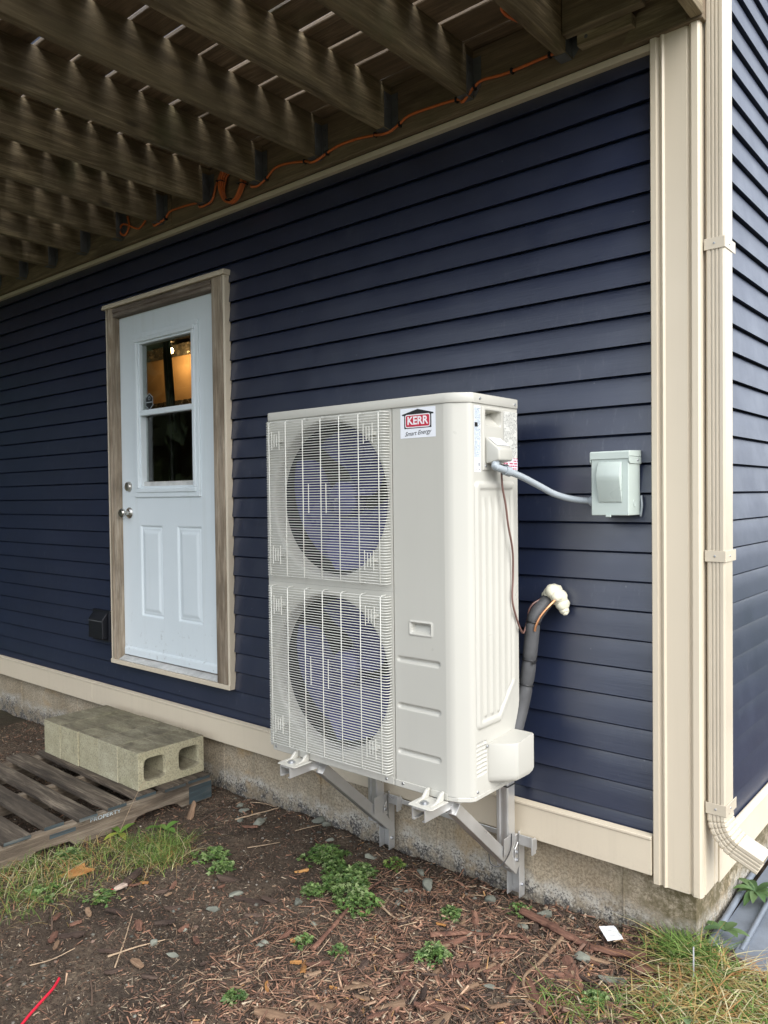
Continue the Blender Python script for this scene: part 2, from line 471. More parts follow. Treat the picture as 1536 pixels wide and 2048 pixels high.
MT['casing_v'] = wood('weathered_casing_upright', (0.21, 0.16, 0.11), (0.44, 0.36, 0.265), (0.62, 0.545, 0.44), 2, rough=0.85)
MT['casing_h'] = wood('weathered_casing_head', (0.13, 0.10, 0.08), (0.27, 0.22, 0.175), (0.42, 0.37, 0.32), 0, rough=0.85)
MT['pallet_x'] = wood('grey_pallet_board', (0.040, 0.030, 0.022), (0.135, 0.106, 0.077), (0.36, 0.30, 0.225), 0, moss=(0.07, 0.058, 0.045), rough=0.9, grain=1.6)
MT['pallet_y'] = wood('grey_pallet_stringer', (0.09, 0.069, 0.050), (0.25, 0.195, 0.14), (0.43, 0.37, 0.29), 1, rough=0.9, grain=1.8)
MT['blue'] = wood('worn_blue_paint', (0.04, 0.045, 0.045), (0.055, 0.088, 0.102), (0.24, 0.22, 0.18), 1, rough=0.85, grain=1.5)
def m_coat(name, col, rough, streak, dirt, low):
    t = NT(name); c = t.co(False); z = t.n('SeparateXYZ', {0: c}).outputs['Z']
    k = t.ramp(t.noise(c, 1.6, 4), [(0.3, tuple(x * 0.97 for x in col)), (0.7, tuple(x * 1.03 for x in col))])
    st = t.ramp(t.noise(t.sc(c, (34.0, 34.0, 1.1)), 1.0, 5, 0.6), [(0.54, 0.0), (0.74, streak)])
    k = t.mix(st, k, tuple(x * 0.62 for x in col))
    sp = t.ma('MULTIPLY', t.ramp(t.voro(c, 55.0), [(0.03, 0.35), (0.06, 0.0)]), t.ramp(t.noise(c, 4.0, 3), [(0.52, 0.0), (0.60, 1.0)]))
    k = t.mix(sp, k, dirt)
    lo = t.n('MapRange', {0: z, 1: low + 0.22, 2: low, 3: 0.0, 4: 1.0}).outputs[0]
    ms = t.ma('MULTIPLY', lo, t.ramp(t.noise(c, 48.0, 5, 0.75), [(0.50, 0.0), (0.66, 0.55)]))
    k = t.mix(ms, k, dirt)
    r = t.ramp(t.noise(c, 6.0, 5), [(0.3, rough - 0.06), (0.7, rough + 0.08)])
    return t.bsdf(k, r, 0, t.bump(t.noise(c, 260.0, 3), 0.03, 0.003))
MT['ivory'] = m_coat('ivory_powder_coat', (0.475, 0.465, 0.417), 0.33, 0.07, (0.20, 0.17, 0.13), 0.36)
MT['wire'] = plain('ivory_wire_coating', (0.58, 0.58, 0.53), 0.33, var=0.03)
MT['fan'] = plain('dark_violet_fan_plastic', (0.045, 0.045, 0.15), 0.28, var=0.1)
MT['dark'] = plain('black_cavity', (0.012, 0.012, 0.015), 0.7)
MT['coil'] = plain('coil_fins_and_shade', (0.009, 0.009, 0.018), 0.5, bump=0.5, bs=200)  # black fins; tone darkened further to paint in the unlit chamber
MT['galv'] = plain('galvanised_steel', (0.42, 0.43, 0.44), 0.42, 0.85, var=0.12, vs=20)
MT['hanger'] = plain('dull_hanger_steel', (0.18, 0.185, 0.195), 0.55, 0.6, var=0.2, vs=12)
MT['alu'] = plain('brushed_aluminium', (0.66, 0.66, 0.65), 0.36, 0.75, var=0.06, vs=8)
MT['foam_pipe'] = plain('grey_pipe_insulation', (0.066, 0.067, 0.070), 0.6, var=0.18, vs=25, bump=0.15)
MT['foam'] = plain('cream_spray_foam', (0.74, 0.71, 0.56), 0.45, var=0.08, vs=25, bump=0.5, bs=45)
MT['conduit'] = plain('grey_pvc_conduit', (0.31, 0.345, 0.37), 0.42, var=0.06)
MT['boxgrey'] = plain('grey_green_enamel', (0.45, 0.51, 0.475), 0.36, var=0.05, vs=4)
MT['black'] = plain('black_plastic', (0.014, 0.014, 0.015), 0.42)
MT['navyblk'] = plain('dark_navy_vent_plastic', (0.006, 0.007, 0.011), 0.5)
MT['copper'] = plain('copper_tube', (0.75, 0.36, 0.18), 0.3, 0.8)
MT['brown'] = plain('brown_cable_sheath', (0.16, 0.085, 0.07), 0.45)
MT['orange'] = plain('orange_cord_sheath', (0.62, 0.15, 0.035), 0.45, var=0.15, vs=12)
MT['nickel'] = plain('satin_nickel', (0.55, 0.53, 0.49), 0.28, 0.95)
MT['threshold'] = plain('worn_white_threshold', (0.50, 0.50, 0.48), 0.55, var=0.25, vs=14)
MT['paper'] = plain('white_paper', (0.78, 0.79, 0.80), 0.6, var=0.05, vs=14)
MT['sticker'] = plain('white_sticker', (0.76, 0.78, 0.82), 0.3, var=0.02)
MT['red'] = plain('logo_red', (0.50, 0.015, 0.045), 0.35, var=0.05)
MT['white'] = plain('logo_white', (0.80, 0.76, 0.78), 0.35, var=0.03)
MT['ink'] = plain('logo_black', (0.008, 0.009, 0.010), 0.4)
MT['redwire'] = plain('red_wire_sheath', (0.60, 0.02, 0.045), 0.4)
MT['tray'] = plain('slate_grey_plastic', (0.155, 0.175, 0.205), 0.5, var=0.2, vs=9, bump=0.2)
MT['rock'] = plain('grey_green_stone', (0.155, 0.16, 0.13), 0.85, var=0.4, vs=16, bump=0.5, bs=40)
MT['chip'] = attr_mat('loose_wood_chips', 0.85)
MT['pebble'] = attr_mat('small_pebbles', 0.8)
MT['leaf'] = attr_mat('weed_leaves', 0.5, trans=0.3)
MT['grass'] = attr_mat('grass_blades', 0.55, trans=0.3)
MT['bark_r'] = wood('red_brown_bark', (0.09, 0.042, 0.030), (0.235, 0.115, 0.075), (0.38, 0.21, 0.14), 0, rough=0.9, grain=1.8)
MT['bark_d'] = wood('dark_bark', (0.035, 0.022, 0.017), (0.095, 0.060, 0.044), (0.17, 0.12, 0.09), 0, rough=0.9, grain=1.8)
MT['chip_o'] = wood('fresh_orange_wood', (0.28, 0.12, 0.035), (0.50, 0.245, 0.075), (0.62, 0.36, 0.14), 0, rough=0.85)
MT['chip_t'] = wood('tan_split_wood', (0.15, 0.09, 0.055), (0.30, 0.19, 0.115), (0.46, 0.33, 0.22), 0, rough=0.85)
MT['twig'] = plain('pale_twig', (0.36, 0.26, 0.17), 0.8, var=0.3, vs=30, bump=0.4)
MT['twig_d'] = plain('dark_twig', (0.10, 0.065, 0.045), 0.85, var=0.3, vs=30, bump=0.4)
MT['kraft'] = plain('brown_duct_board', (0.32, 0.21, 0.11), 0.6, var=0.15)
MT['foil'] = plain('crinkled_foil_tape', (0.75, 0.70, 0.62), 0.22, 0.95, var=0.2, vs=20, bump=1.0, bs=22)
MT['room'] = plain('unlit_room_wall', (0.24, 0.225, 0.21), 0.9)
MT['added_treeline'] = attr_mat('added_treeline_leaves', 0.7)
MT['beige'] = m_coat('beige_vinyl_trim', (0.62, 0.54, 0.415), 0.42, 0.14, (0.30, 0.25, 0.18), 0.09)
MT['newwood'] = wood('lit_tone_lumber', (0.18, 0.14, 0.085), (0.38, 0.31, 0.195), (0.56, 0.48, 0.33), 0, rough=0.75)  # deck wood in a lighter tone, painting in light from the right end
MT['lit_tone_wood_y'] = wood('lit_tone_joist', (0.18, 0.14, 0.085), (0.38, 0.31, 0.195), (0.56, 0.48, 0.33), 1, rough=0.75)  # same painted-in side light, grain along y

# ================================================================ ground
def build_ground():
    xs = np.concatenate([[-400, -150, -60, -30, -16, -10, -7.5], np.arange(-6.2, 1.6, 0.022), [2.2, 3.5, 6, 12, 30, 90, 300]])
    ys = np.concatenate([[-400, -150, -60, -25, -12, -7, -5, -4, -3.2], np.arange(-2.6, 0.95, 0.022), [1.4, 2.5, 5, 12, 30, 100, 300]])
    X, Y = np.meshgrid(xs, ys); Z = ground_h(X, Y)
    inside = (X < 0.13) & (Y > 0.03)
    Z = np.where(inside, Z - 0.15, Z)
    nx = len(xs); ny = len(ys)
    v = np.stack([X.ravel(), Y.ravel(), Z.ravel()], 1)
    i = np.arange(nx - 1)[None, :] + nx * np.arange(ny - 1)[:, None]
    f = np.stack([i, i + 1, i + nx + 1, i + nx], -1).reshape(-1, 4)
    me = bpy.data.meshes.new('ground'); me.from_pydata(v.tolist(), [], f.tolist())
    me.polygons.foreach_set('use_smooth', [True] * len(me.polygons)); me.update()
    o = mesh_obj('ground', me, MT['soil']); tag(o, kind='structure')
build_ground()

# ================================================================ house
house = thing('house', 'navy vinyl-sided house with beige trim on a concrete foundation', 'house')
PITCH_Z = 0.1016
Z0 = 1.5505                                  # butt edge of course 0
DX0, DX1, DZ0, DZ1 = -3.385, -2.228, 0.545, 2.712   # door hole in the siding
WX0 = -7.4                                   # left end of the front wall
BUTT = 0.0165

def course(x0, x1, zb, z_lo, z_hi, axis, face, seed):
    """one clapboard strip. axis 0: runs along x, butt at y=face (outside -y); axis 1: runs along y, butt at x=face (outside +x)"""
    L = x1 - x0; n = max(2, int(L / 0.22)); ts = [i / n for i in range(n + 1)]
    zt = zb + PITCH_Z + 0.006
    prof = []
    DQ = ((0.0, 0.0), (0.45, 0.0058), (0.80, 0.0104), (0.92, 0.0136), (0.97, 0.0190), (1.06, 0.0260))
    def d(z): return float(np.interp((z - zb) / PITCH_Z, [q[0] for q in DQ], [q[1] for q in DQ]))
    z_a = max(zb, z_lo); z_b = min(zt, z_hi)
    if z_b - z_a < 0.004: return None
    if z_a == zb:
        prof += [(0.028, zb + 0.005), (0.0, zb)]
    else:
        prof += [(d(z_a), z_a)]
    for q in (0.45, 0.80, 0.92, 0.97): 
        z = zb + PITCH_Z * q
        if z_a + 0.004 < z < z_b - 0.003: prof.append((d(z), z))
    prof.append((d(z_b), z_b))
    mb = MB(); m = len(prof)
    for t in ts:
        a = x0 + L * t
        wv = 0.0016 * (float(fbm(a * 1.7, seed * 3.7, 3, 3)) - 0.45)
        zw = 0.0022 * (float(fbm(a * 0.8, seed * 5.1, 2, 8)) - 0.4)
        for (dd, z) in prof:
            if axis == 0: mb.v.append((a, face + dd + wv, z + zw))
            else: mb.v.append((face - dd - wv, a, z + zw))
    for i in range(n):
        for k in range(m - 1):
            p = i * m + k
            mb.f.append([p, p + m, p + m + 1, p + 1] if axis == 0 else [p, p + 1, p + m + 1, p + m])
    return mb
nn = 0
for n_ in range(-12, 15):
    zb = Z0 + n_ * PITCH_Z; zt = zb + PITCH_Z
    lo, hi = 0.36, 3.035
    nn += 1
    over = zt > DZ0 and zb < DZ1
    pieces = []
    if not over: pieces.append((WX0, 0.012, lo, hi))
    else:
        pieces.append((WX0, DX0, lo, hi)); pieces.append((DX1, 0.012, lo, hi))
        if zb < DZ0: pieces.append((DX0, DX1, lo, DZ0))
        if zt > DZ1: pieces.append((DX0, DX1, DZ1, hi))
    for (a, b, c, e) in pieces:
        mb = course(a, b, zb, c, e, 0, 0.0, nn)
        if mb:
            o = mb.obj('siding_course', MT['siding'], house, recalc=False, smooth=30)
RX = 0.15
for n_ in range(-12, 44):
    zb = Z0 + n_ * PITCH_Z; nn += 1
    mb = course(0.118, 9.0, zb, 0.34, 6.0, 1, RX, nn)
    if mb: mb.obj('siding_course', MT['siding'], house, recalc=False, smooth=30)

# wall body behind the siding (front with door hole, right, back, left, roof)
mb = MB()
mb.box(WX0, DX0 + 0.02, 0.030, 0.10, 0.2, 6.0); mb.box(DX1 - 0.02, 0.10, 0.030, 0.10, 0.2, 6.0)
mb.box(DX0 + 0.02, DX1 - 0.02, 0.030, 0.10, 0.2, DZ0 + 0.02); mb.box(DX0 + 0.02, DX1 - 0.02, 0.030, 0.10, DZ1 - 0.02, 6.0)
mb.box(0.05, 0.118, 0.101, 9.0, 0.2, 6.0); mb.box(WX0, 0.05, 8.9, 9.0, 0.2, 6.0); mb.box(WX0, WX0 + 0.08, 0.101, 8.9, 0.2, 6.0)
mb.box(WX0 + 0.08, 0.05, 0.101, 8.9, 0.18, 0.28)
mb.obj('wall', MT['siding'], house)
mb = MB().box(WX0 - 0.4, 0.5, -0.35, 9.3, 6.0, 6.2); mb.obj('roof', MT['black'], house)
# foundation with form-board joints
mb = MB()
mb.grid(list(np.linspace(WX0, 0.135, 150)), [-0.25, -0.1, -0.02, 0.04, 0.1, 0.16, 0.22, 0.30],
        lambda u, v: (u, 0.022 + 0.004 * (float(fbm(u * 4, v * 4, 3, 2)) - 0.5), v))
mb.grid(list(np.linspace(0.022, 9.0, 90)), [-0.25, -0.1, -0.02, 0.04, 0.1, 0.16, 0.22, 0.30],
        lambda u, v: (0.135 + (0.0 if u < 0.03 else 0.004 * (float(fbm(u * 4, v * 4, 3, 6)) - 0.5)), u, v))
mb.obj('foundation_wall', MT['concrete'], house, recalc=False, smooth=60)
for x in (-0.93, -0.115, -1.62, -2.35, -3.1, -3.9, -4.7):
    m2 = MB().prism([(x - 0.0025, 0.0225), (x, 0.0165), (x + 0.0025, 0.0225)], 2, -0.1, 0.26)
    m2.obj('form_joint', MT['concrete'], house)
# skirt boards
def skirt(x0, x1):
    prof = [(-0.030, 0.252), (-0.030, 0.372), (-0.034, 0.374), (-0.034, 0.383), (-0.012, 0.389), (-0.004, 0.386), (-0.004, 0.256), (0.020, 0.256), (0.020, 0.252)]
    return MB().prism(prof, 0, x0, x1)
skirt(-3.62, 0.004).obj('skirt_board', MT['beige'], house, bevel=0.0015, seg=1)
skirt(WX0, -3.622).obj('skirt_board', MT['beige'], house, bevel=0.0015, seg=1)
prof = [(0.176, 0.218), (0.176, 0.337), (0.180, 0.339), (0.180, 0.348), (0.158, 0.354), (0.152, 0.352), (0.152, 0.222), (0.130, 0.222), (0.130, 0.218)]
MB().prism(prof, 1, 0.137, 9.0).obj('skirt_board', MT['beige'], house, bevel=0.0015, seg=1)
# trim strip under the deck ledger
MB().prism([(-0.020, 3.018), (-0.020, 3.042), (0.024, 3.044), (0.024, 3.018)], 0, WX0, 0.0085).obj('trim_strip', MT['beige'], house, bevel=0.002, seg=1)
# outside corner post: channel lip, groove, wide face, rounded outer corner, return face
pf = [(0.008, 0.020), (0.008, -0.024), (0.012, -0.030), (0.030, -0.031), (0.034, -0.024), (0.040, -0.020), (0.046, -0.031), (0.052, -0.034), (0.058, -0.027),
      (0.128, -0.027), (0.1335, -0.020), (0.139, -0.027), (0.146, -0.034), (0.165, -0.034), (0.171, -0.028), (0.173, -0.012), (0.167, -0.004), (0.173, 0.004),
      (0.173, 0.085), (0.166, 0.091), (0.173, 0.098), (0.173, 0.126), (0.166, 0.132), (0.125, 0.132), (0.125, 0.020)]
mbp = MB().prism(pf, 2, 0.228, 6.0)
mbp.obj('corner_post', MT['beige'], house, smooth=28)

# ---------------- door set
SY = 0.017                                  # door slab face
frame = bpy.data.objects.new('door_frame', None); COL.objects.link(frame); frame.parent = house
FX0, FX1 = -3.301, -2.338
def mould(pts, axis, a, b, name, mat):
    return MB().prism(pts, axis, a, b).obj(name, mat, frame, bevel=0.002, seg=2)
# brick-mould uprights (outline in x,y)
mould([(-3.366, 0.030), (-3.366, -0.020), (-3.356, -0.032), (-3.336, -0.034), (-3.330, -0.026), (-3.322, -0.026), (-3.316, -0.031), (-3.301, -0.028), (-3.301, 0.060), (-3.335, 0.060), (-3.335, 0.030)], 2, 0.566, 2.703, 'casing_upright', MT['casing_v'])
mould([(-2.244, 0.030), (-2.244, -0.020), (-2.254, -0.032), (-2.282, -0.034), (-2.289, -0.026), (-2.300, -0.026), (-2.308, -0.031), (-2.338, -0.028), (-2.338, 0.060), (-2.30, 0.060), (-2.30, 0.030)], 2, 0.566, 2.703, 'casing_upright', MT['casing_v'])
# head (outline in y,z)
mould([(0.030, 2.703), (-0.022, 2.703), (-0.030, 2.695), (-0.033, 2.675), (-0.025, 2.668), (-0.031, 2.660), (-0.028, 2.648), (0.060, 2.648), (0.060, 2.68), (0.030, 2.68)], 0, -3.300, -2.339, 'casing_head', MT['casing_h'])
# beige channel around the frame
mould([(-0.040, 2.705), (-0.040, 2.716), (-0.036, 2.732), (0.010, 2.735), (0.010, 2.705)], 0, -3.405, -2.222, 'drip_cap', MT['beige'])
mould([(-3.380, 0.010), (-3.380, -0.028), (-3.367, -0.030), (-3.367, 0.010)], 2, 0.545, 2.704, 'channel', MT['beige'])
mould([(-2.229, 0.010), (-2.229, -0.028), (-2.243, -0.030), (-2.243, 0.010)], 2, 0.545, 2.704, 'channel', MT['beige'])
mould([(-0.034, 0.540), (-0.034, 0.565), (0.010, 0.565), (0.010, 0.540)], 0, -3.3805, -2.2285, 'channel', MT['beige'])
mould([(-0.026, 0.566), (-0.026, 0.572), (0.012, 0.590), (0.062, 0.590), (0.062, 0.566)], 0, -3.300, -2.339, 'threshold', MT['threshold'])
# slab with window hole and two pressed panels
door = bpy.data.objects.new('door', None); COL.objects.link(door); door.parent = house
GX0, GX1, GZ0, GZ1 = -3.071, -2.5745, 1.6024, 2.474
HX0, HX1, HZ0, HZ1 = -3.1, -2.55, 1.58, 2.50
def panel_rel(u, v):
    y = SY
    for cx, hw in ((-2.9955, 0.1135), (-2.6265, 0.1135)):
        d = rrect(u, v, cx, 1.119, hw, 0.272, 0.004)
        if d < 0:
            e = -d
            y = SY + 0.009 * (sstep(0, 0.012, e) - sstep(0.014, 0.020, e) * 0.35 - sstep(0.026, 0.05, e) * 0.75)
    return (u, y, v)
def fine_axis(lo, hi, base, spots, w=0.06, st=0.004):
    a = set(np.round(np.arange(lo, hi + 1e-6, base), 4).tolist() + [hi])
    for s_ in spots: a |= set(np.round(np.arange(s_ - w, s_ + w, st), 4).tolist())
    return sorted(x for x in a if lo <= x <= hi)
us = fine_axis(-3.2995, -2.3395, 0.06, [-3.109, -2.882, -2.740, -2.513], 0.058)
us = sorted(set(us) | {HX0, HX1})
vs = fine_axis(0.600, 2.646, 0.08, [0.847, 1.391], 0.058)
vs = sorted(set(vs) | {HZ0, HZ1})
MB().grid(us, vs, panel_rel, skip=lambda u, v: HX0 < u < HX1 and HZ0 < v < HZ1).obj('slab', MT['door'], door, recalc=False, smooth=40)
def sheet_frame(x0, x1, z0, z1, w, y0, y1, name, mat, par, bev=0.003):
    m = MB()
    m.box(x0, x1, y0, y1, z1 - w, z1); m.box(x0, x1, y0, y1, z0, z0 + w)
    m.box(x0, x0 + w, y0 + 0.0005, y1, z0 + w, z1 - w); m.box(x1 - w, x1, y0 + 0.0005, y1, z0 + w, z1 - w)
    return m.obj(name, mat, par, bevel=bev)
sheet_frame(-3.1455, -2.509, 1.556, 2.5255, 0.030, SY - 0.012, SY + 0.010, 'window_moulding', MT['door'], door, 0.004)
sheet_frame(-3.119, -2.5355, 1.5835, 2.499, 0.026, SY - 0.020, SY + 0.030, 'window_moulding', MT['door'], door, 0.005)
sheet_frame(-3.094, -2.5605, 1.6075, 2.475, 0.014, SY - 0.006, SY + 0.045, 'window_sash', MT['door'], door, 0.002)
m = MB().box(-3.082, -2.570, SY - 0.010, SY + 0.022, 2.038, 2.071); m.obj('window_rail', MT['door'], door, bevel=0.005)
m = MB().box(-3.082, -2.570, SY + 0.010, SY + 0.040, 1.620, 1.648); m.obj('window_sash', MT['threshold'], door, bevel=0.003)
MB().box(-3.084, -2.566, SY + 0.012, SY + 0.016, 2.060, 2.466).obj('pane', MT['glass'], door)
MB().box(-3.084, -2.566, SY + 0.030, SY + 0.034, 1.618, 2.056).obj('pane', MT['glass'], door)
# bottom sweep, knob, deadbolt
m = MB().prism([(SY - 0.010, 0.598), (SY - 0.010, 0.635), (SY - 0.006, 0.646), (SY - 0.0005, 0.648), (SY - 0.0005, 0.598)], 0, -3.29, -2.345); m.obj('door_sweep', MT['door'], door, bevel=0.002)
kx = -3.222
MB().lathe([(0.0, 0.0), (0.034, 0.0), (0.034, 0.003), (0.028, 0.010), (0.014, 0.014), (0.012, 0.030), (0.018, 0.037), (0.027, 0.046), (0.028, 0.056), (0.022, 0.064), (0.0, 0.066)], (kx, SY - 0.0006, 1.463), 'y', 28, -1).obj('knob', MT['nickel'], door, smooth=40)
MB().lathe([(0.0, 0.0), (0.031, 0.0), (0.031, 0.006), (0.026, 0.016), (0.017, 0.019), (0.0, 0.019)], (kx, SY - 0.0006, 1.622), 'y', 28, -1).obj('deadbolt', MT['nickel'], door, smooth=40)
# hexagonal decal inside the upper pane
dc = bpy.data.objects.new('decal', None); COL.objects.link(dc); dc.parent = door
cx, cz, yy = -3.010, 2.120, SY + 0.011
hexa = lambda r, y: [(cx + r * 0.9 * math.sin(a), y, cz + r * 1.05 * math.cos(a)) for a in [i * math.pi / 3 for i in range(6)]]
MB().poly(hexa(0.047, yy)).obj('decal_border', MT['conduit'], dc)
MB().poly(hexa(0.042, yy - 0.0006)).obj('decal_field', MT['ink'], dc)
mbh = MB(); 
for k in range(20):
    a0, a1 = 2 * math.pi * k / 20, 2 * math.pi * (k + 1) / 20
    mbh.poly([(cx + 0.008 * math.cos(a0), yy - 0.0012, cz + 0.019 + 0.008 * math.sin(a0)), (cx + 0.011 * math.cos(a0), yy - 0.0012, cz + 0.019 + 0.011 * math.sin(a0)), (cx + 0.011 * math.cos(a1), yy - 0.0012, cz + 0.019 + 0.011 * math.sin(a1)), (cx + 0.008 * math.cos(a1), yy - 0.0012, cz + 0.019 + 0.008 * math.sin(a1))])
mbh.box(cx - 0.030, cx + 0.030, yy - 0.0014, yy - 0.0008, cz - 0.007, cz - 0.002)
mbh.obj('decal_mark', MT['conduit'], dc)

# ---------------- lit utility room behind the glass
room = thing('utility_room', 'dim utility room with a warm lit duct seen through the door glass', 'room', (0, 0, 0), kind='structure')
m = MB()
m.box(-8.0, -1.2, 3.2, 3.3, 0.3, 2.98); m.box(-7.3, -7.2, 0.12, 3.2, 0.3, 2.98); m.box(-1.3, -1.2, 0.12, 3.2, 0.3, 2.98)
m.box(-7.2, -1.3, 0.12, 3.2, 2.93, 2.98); m.box(-7.2, -1.3, 0.12, 3.2, 0.29, 0.32)
m.obj('room_shell', MT['room'], room)
duct = thing('insulated_duct', 'brown board duct with crinkled foil seams glowing behind the upper door pane', 'duct', (-4.9, 1.5, 2.4))
def at(o, mb, name, mat, **kw):
    ob = mb.obj(name, mat, o, **kw); ob.location = -Vector(o.location); return ob
at(duct, MB().box(-5.12, -3.6, 1.30, 1.9, 2.36, 2.745), 'duct_board', MT['kraft'], bevel=0.01)
at(duct, MB().prism([(-4.95, 2.36), (-3.6, 2.36), (-3.6, 2.62), (-4.50, 2.66)], 1, 1.285, 1.2985), 'duct_flap', MT['kraft'])
at(duct, MB().grid(list(np.linspace(-5.14, -3.6, 60)), [2.735, 2.76, 2.785, 2.81, 2.835], lambda u, v: (u, 1.29 + 0.03 * (float(fbm(u * 25, v * 25, 3, 4)) - 0.5), v)), 'foil_seam', MT['foil'], recalc=False)
at(duct, MB().grid(list(np.linspace(-5.14, -3.6, 60)), [2.325, 2.345, 2.365], lambda u, v: (u, 1.275 + 0.03 * (float(fbm(u * 25, v * 25, 3, 14)) - 0.5), v)), 'foil_seam', MT['foil'], recalc=False)
lamp = thing('ceiling_bulb', 'small warm bulb glowing by the foil seam behind the door glass', 'lamp', (-4.36, 1.12, 2.74))
t = NT('warm_bulb'); e = t.n('Emission', {'Color': (1.0, 0.62, 0.25), 'Strength': 25.0}); t.t.links.new(e.outputs[0], t.out.inputs['Surface']); MT['bulb'] = t.m
MB().lathe([(0.0, -0.025), (0.014, -0.02), (0.02, 0.0), (0.014, 0.02), (0.0, 0.025)], (0, 0, 0), 'z', 14).obj('bulb', MT['bulb'], lamp, smooth=180)
MB().lathe([(0.012, 0.02), (0.012, 0.06), (0.03, 0.07), (0.03, 0.19)], (0, 0, 0), 'z', 14).obj('socket', MT['black'], lamp, smooth=40)
bl = bpy.data.lights.new('bulb_light', 'POINT'); bl.energy = 4.0; bl.color = (1.0, 0.60, 0.24); bl.shadow_soft_size = 0.03
blo = bpy.data.objects.new('bulb_light', bl); COL.objects.link(blo); blo.parent = lamp; blo.location = (0, -0.03, -0.03)
dp = thing('drain_pipes', 'two black hoses hanging down in front of the lit duct inside the door', 'hose', (-3.6, 0.6, 2.0))
at(dp, MB().tube(catmull([(-3.70, 0.62, 2.93), (-3.70, 0.62, 2.62), (-3.66, 0.60, 2.40), (-3.60, 0.58, 2.0), (-3.56, 0.56, 1.4), (-3.55, 0.55, 0.4)]), 0.022, 10), 'hose', MT['black'], smooth=60)
at(dp, MB().tube(catmull([(-3.66, 0.60, 2.93), (-3.64, 0.60, 2.6), (-3.59, 0.58, 2.38), (-3.54, 0.57, 2.0)]), 0.018, 10), 'hose', MT['black'], smooth=60)
wp = thing('wall_thermostat', 'pale wall switch plate dimly seen through the lower door pane', 'switch', (-5.6, 3.19, 1.3))
MB().box(-0.10, 0.10, -0.03, 0.0, -0.02, 0.30).obj('cover', MT['paper'], wp, bevel=0.01)
MB().box(-0.05, 0.05, -0.02, 0.0, -0.20, -0.06).obj('plate', MT['paper'], wp, bevel=0.005)

# ================================================================ wall vent left of the door
vent = thing('wall_vent', 'dark navy plastic vent hood low on the siding beside the door frame', 'vent', (-3.51, 0, 0.66))
at(vent, MB().box(-3.612, -3.408, -0.022, 0.012, 0.660, 0.852), 'base_plate', MT['navyblk'], bevel=0.004)
at(vent, MB().prism([(-0.0225, 0.672), (-0.060, 0.678), (-0.060, 0.80), (-0.0225, 0.842)], 0, -3.595, -3.43), 'hood', MT['navyblk'], bevel=0.005)
at(vent, MB().box(-3.59, -3.435, -0.063, -0.0603, 0.786, 0.791), 'flap_lip', MT['hanger'])

# ================================================================ deck
deck = thing('deck', 'weathered timber deck overhead with joists hung on a ledger', 'deck', (-3.0, 0, 3.05))
DY = -3.2
at(deck, MB().box(-2.66, 0.184, -0.040, -0.002, 3.047, 3.262), 'ledger', MT['ledger'], bevel=0.003)
at(deck, MB().box(-7.3, -2.664, -0.040, -0.002, 3.047, 3.262), 'ledger', MT['ledger'], bevel=0.003)
jme = None
hme = None
def hanger_mb():
    m = MB()
    m.box(0.0192, 0.0212, -0.048, 0.0, 0.005, 0.15); m.box(-0.0212, -0.0192, -0.048, 0.0, 0.005, 0.15)
    m.prism([(0.0192, 0.15), (0.0192, 0.02), (0.026, 0.0), (0.056, 0.035), (0.056, 0.15)], 1, -0.0024, -0.0004)
    m.prism([(-0.0192, 0.15), (-0.0192, 0.02), (-0.026, 0.0), (-0.056, 0.035), (-0.056, 0.15)], 1, -0.0024, -0.0004)
    m.box(-0.0212, 0.0212, -0.055, 0.0, -0.0035, -0.001)
    for z in (0.05, 0.085, 0.12):
        m.box(0.036, 0.044, -0.005, -0.002, z, z + 0.008); m.box(0.021, 0.0235, -0.03, -0.022, z, z + 0.008)
    return m
JX = [-0.283 - 0.411 * k for k in range(17)]
for i, x in enumerate(JX):
    if jme is None:
        mj = MB(); n = 24
        for k in range(n + 1):
            y = -1.615 * k / n
            for (a, b) in ((-0.019, 0.003), (-0.016, 0.0), (0.016, 0.0), (0.019, 0.003), (0.019, 0.184), (-0.019, 0.184)): mj.v.append((a, y, b))
        for k in range(n):
            for q in range(6):
                q2 = (q + 1) % 6; mj.f.append([k * 6 + q, k * 6 + q2, k * 6 + 6 + q2, k * 6 + 6 + q])
        mj.f.append([0, 1, 2, 3, 4, 5]); mj.f.append([n * 6 + q for q in range(6)][::-1])
        jme = mj.mesh('joist'); hme = hanger_mb().mesh('joist_hanger')
    o = mesh_obj('joist', jme, MT['joist'], deck); o.location = Vector((x + 0.003 * math.sin(i * 5.1), -0.0415, 3.080)) - deck.location
    h = mesh_obj('joist_hanger', hme, MT['hanger'], deck); h.location = Vector((x + 0.003 * math.sin(i * 5.1), -0.0405, 3.080)) - deck.location
at(deck, MB().box(0.147, 0.185, -1.657, -0.0415, 3.055, 3.262), 'end_joist', MT['lit_tone_wood_y'], bevel=0.003)  # right-end parts take the wood tone with side light painted in
at(deck, MB().box(-7.3, 0.185, -1.699, -1.660, 3.055, 3.262), 'rim_joist', MT['ledger'], bevel=0.003)
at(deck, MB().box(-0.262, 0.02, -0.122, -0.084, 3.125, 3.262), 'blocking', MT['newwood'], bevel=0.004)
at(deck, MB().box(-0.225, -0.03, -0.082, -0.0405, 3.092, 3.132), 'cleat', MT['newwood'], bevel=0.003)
at(deck, MB().lathe([(0.0, 0.0), (0.006, 0.0005), (0.007, 0.0015), (0.0, 0.002)], (-0.19, -0.082, 3.112), 'y', 10, -1), 'screw', MT['hanger'])
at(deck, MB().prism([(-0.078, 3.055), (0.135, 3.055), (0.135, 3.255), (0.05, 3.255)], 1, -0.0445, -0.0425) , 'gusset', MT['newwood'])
for x in (-7.1, -4.2, -1.3):
    at(deck, MB().box(x - 0.07, x + 0.07, -1.841, -1.702, -0.1, 3.25), 'post', MT['joist'], bevel=0.004)
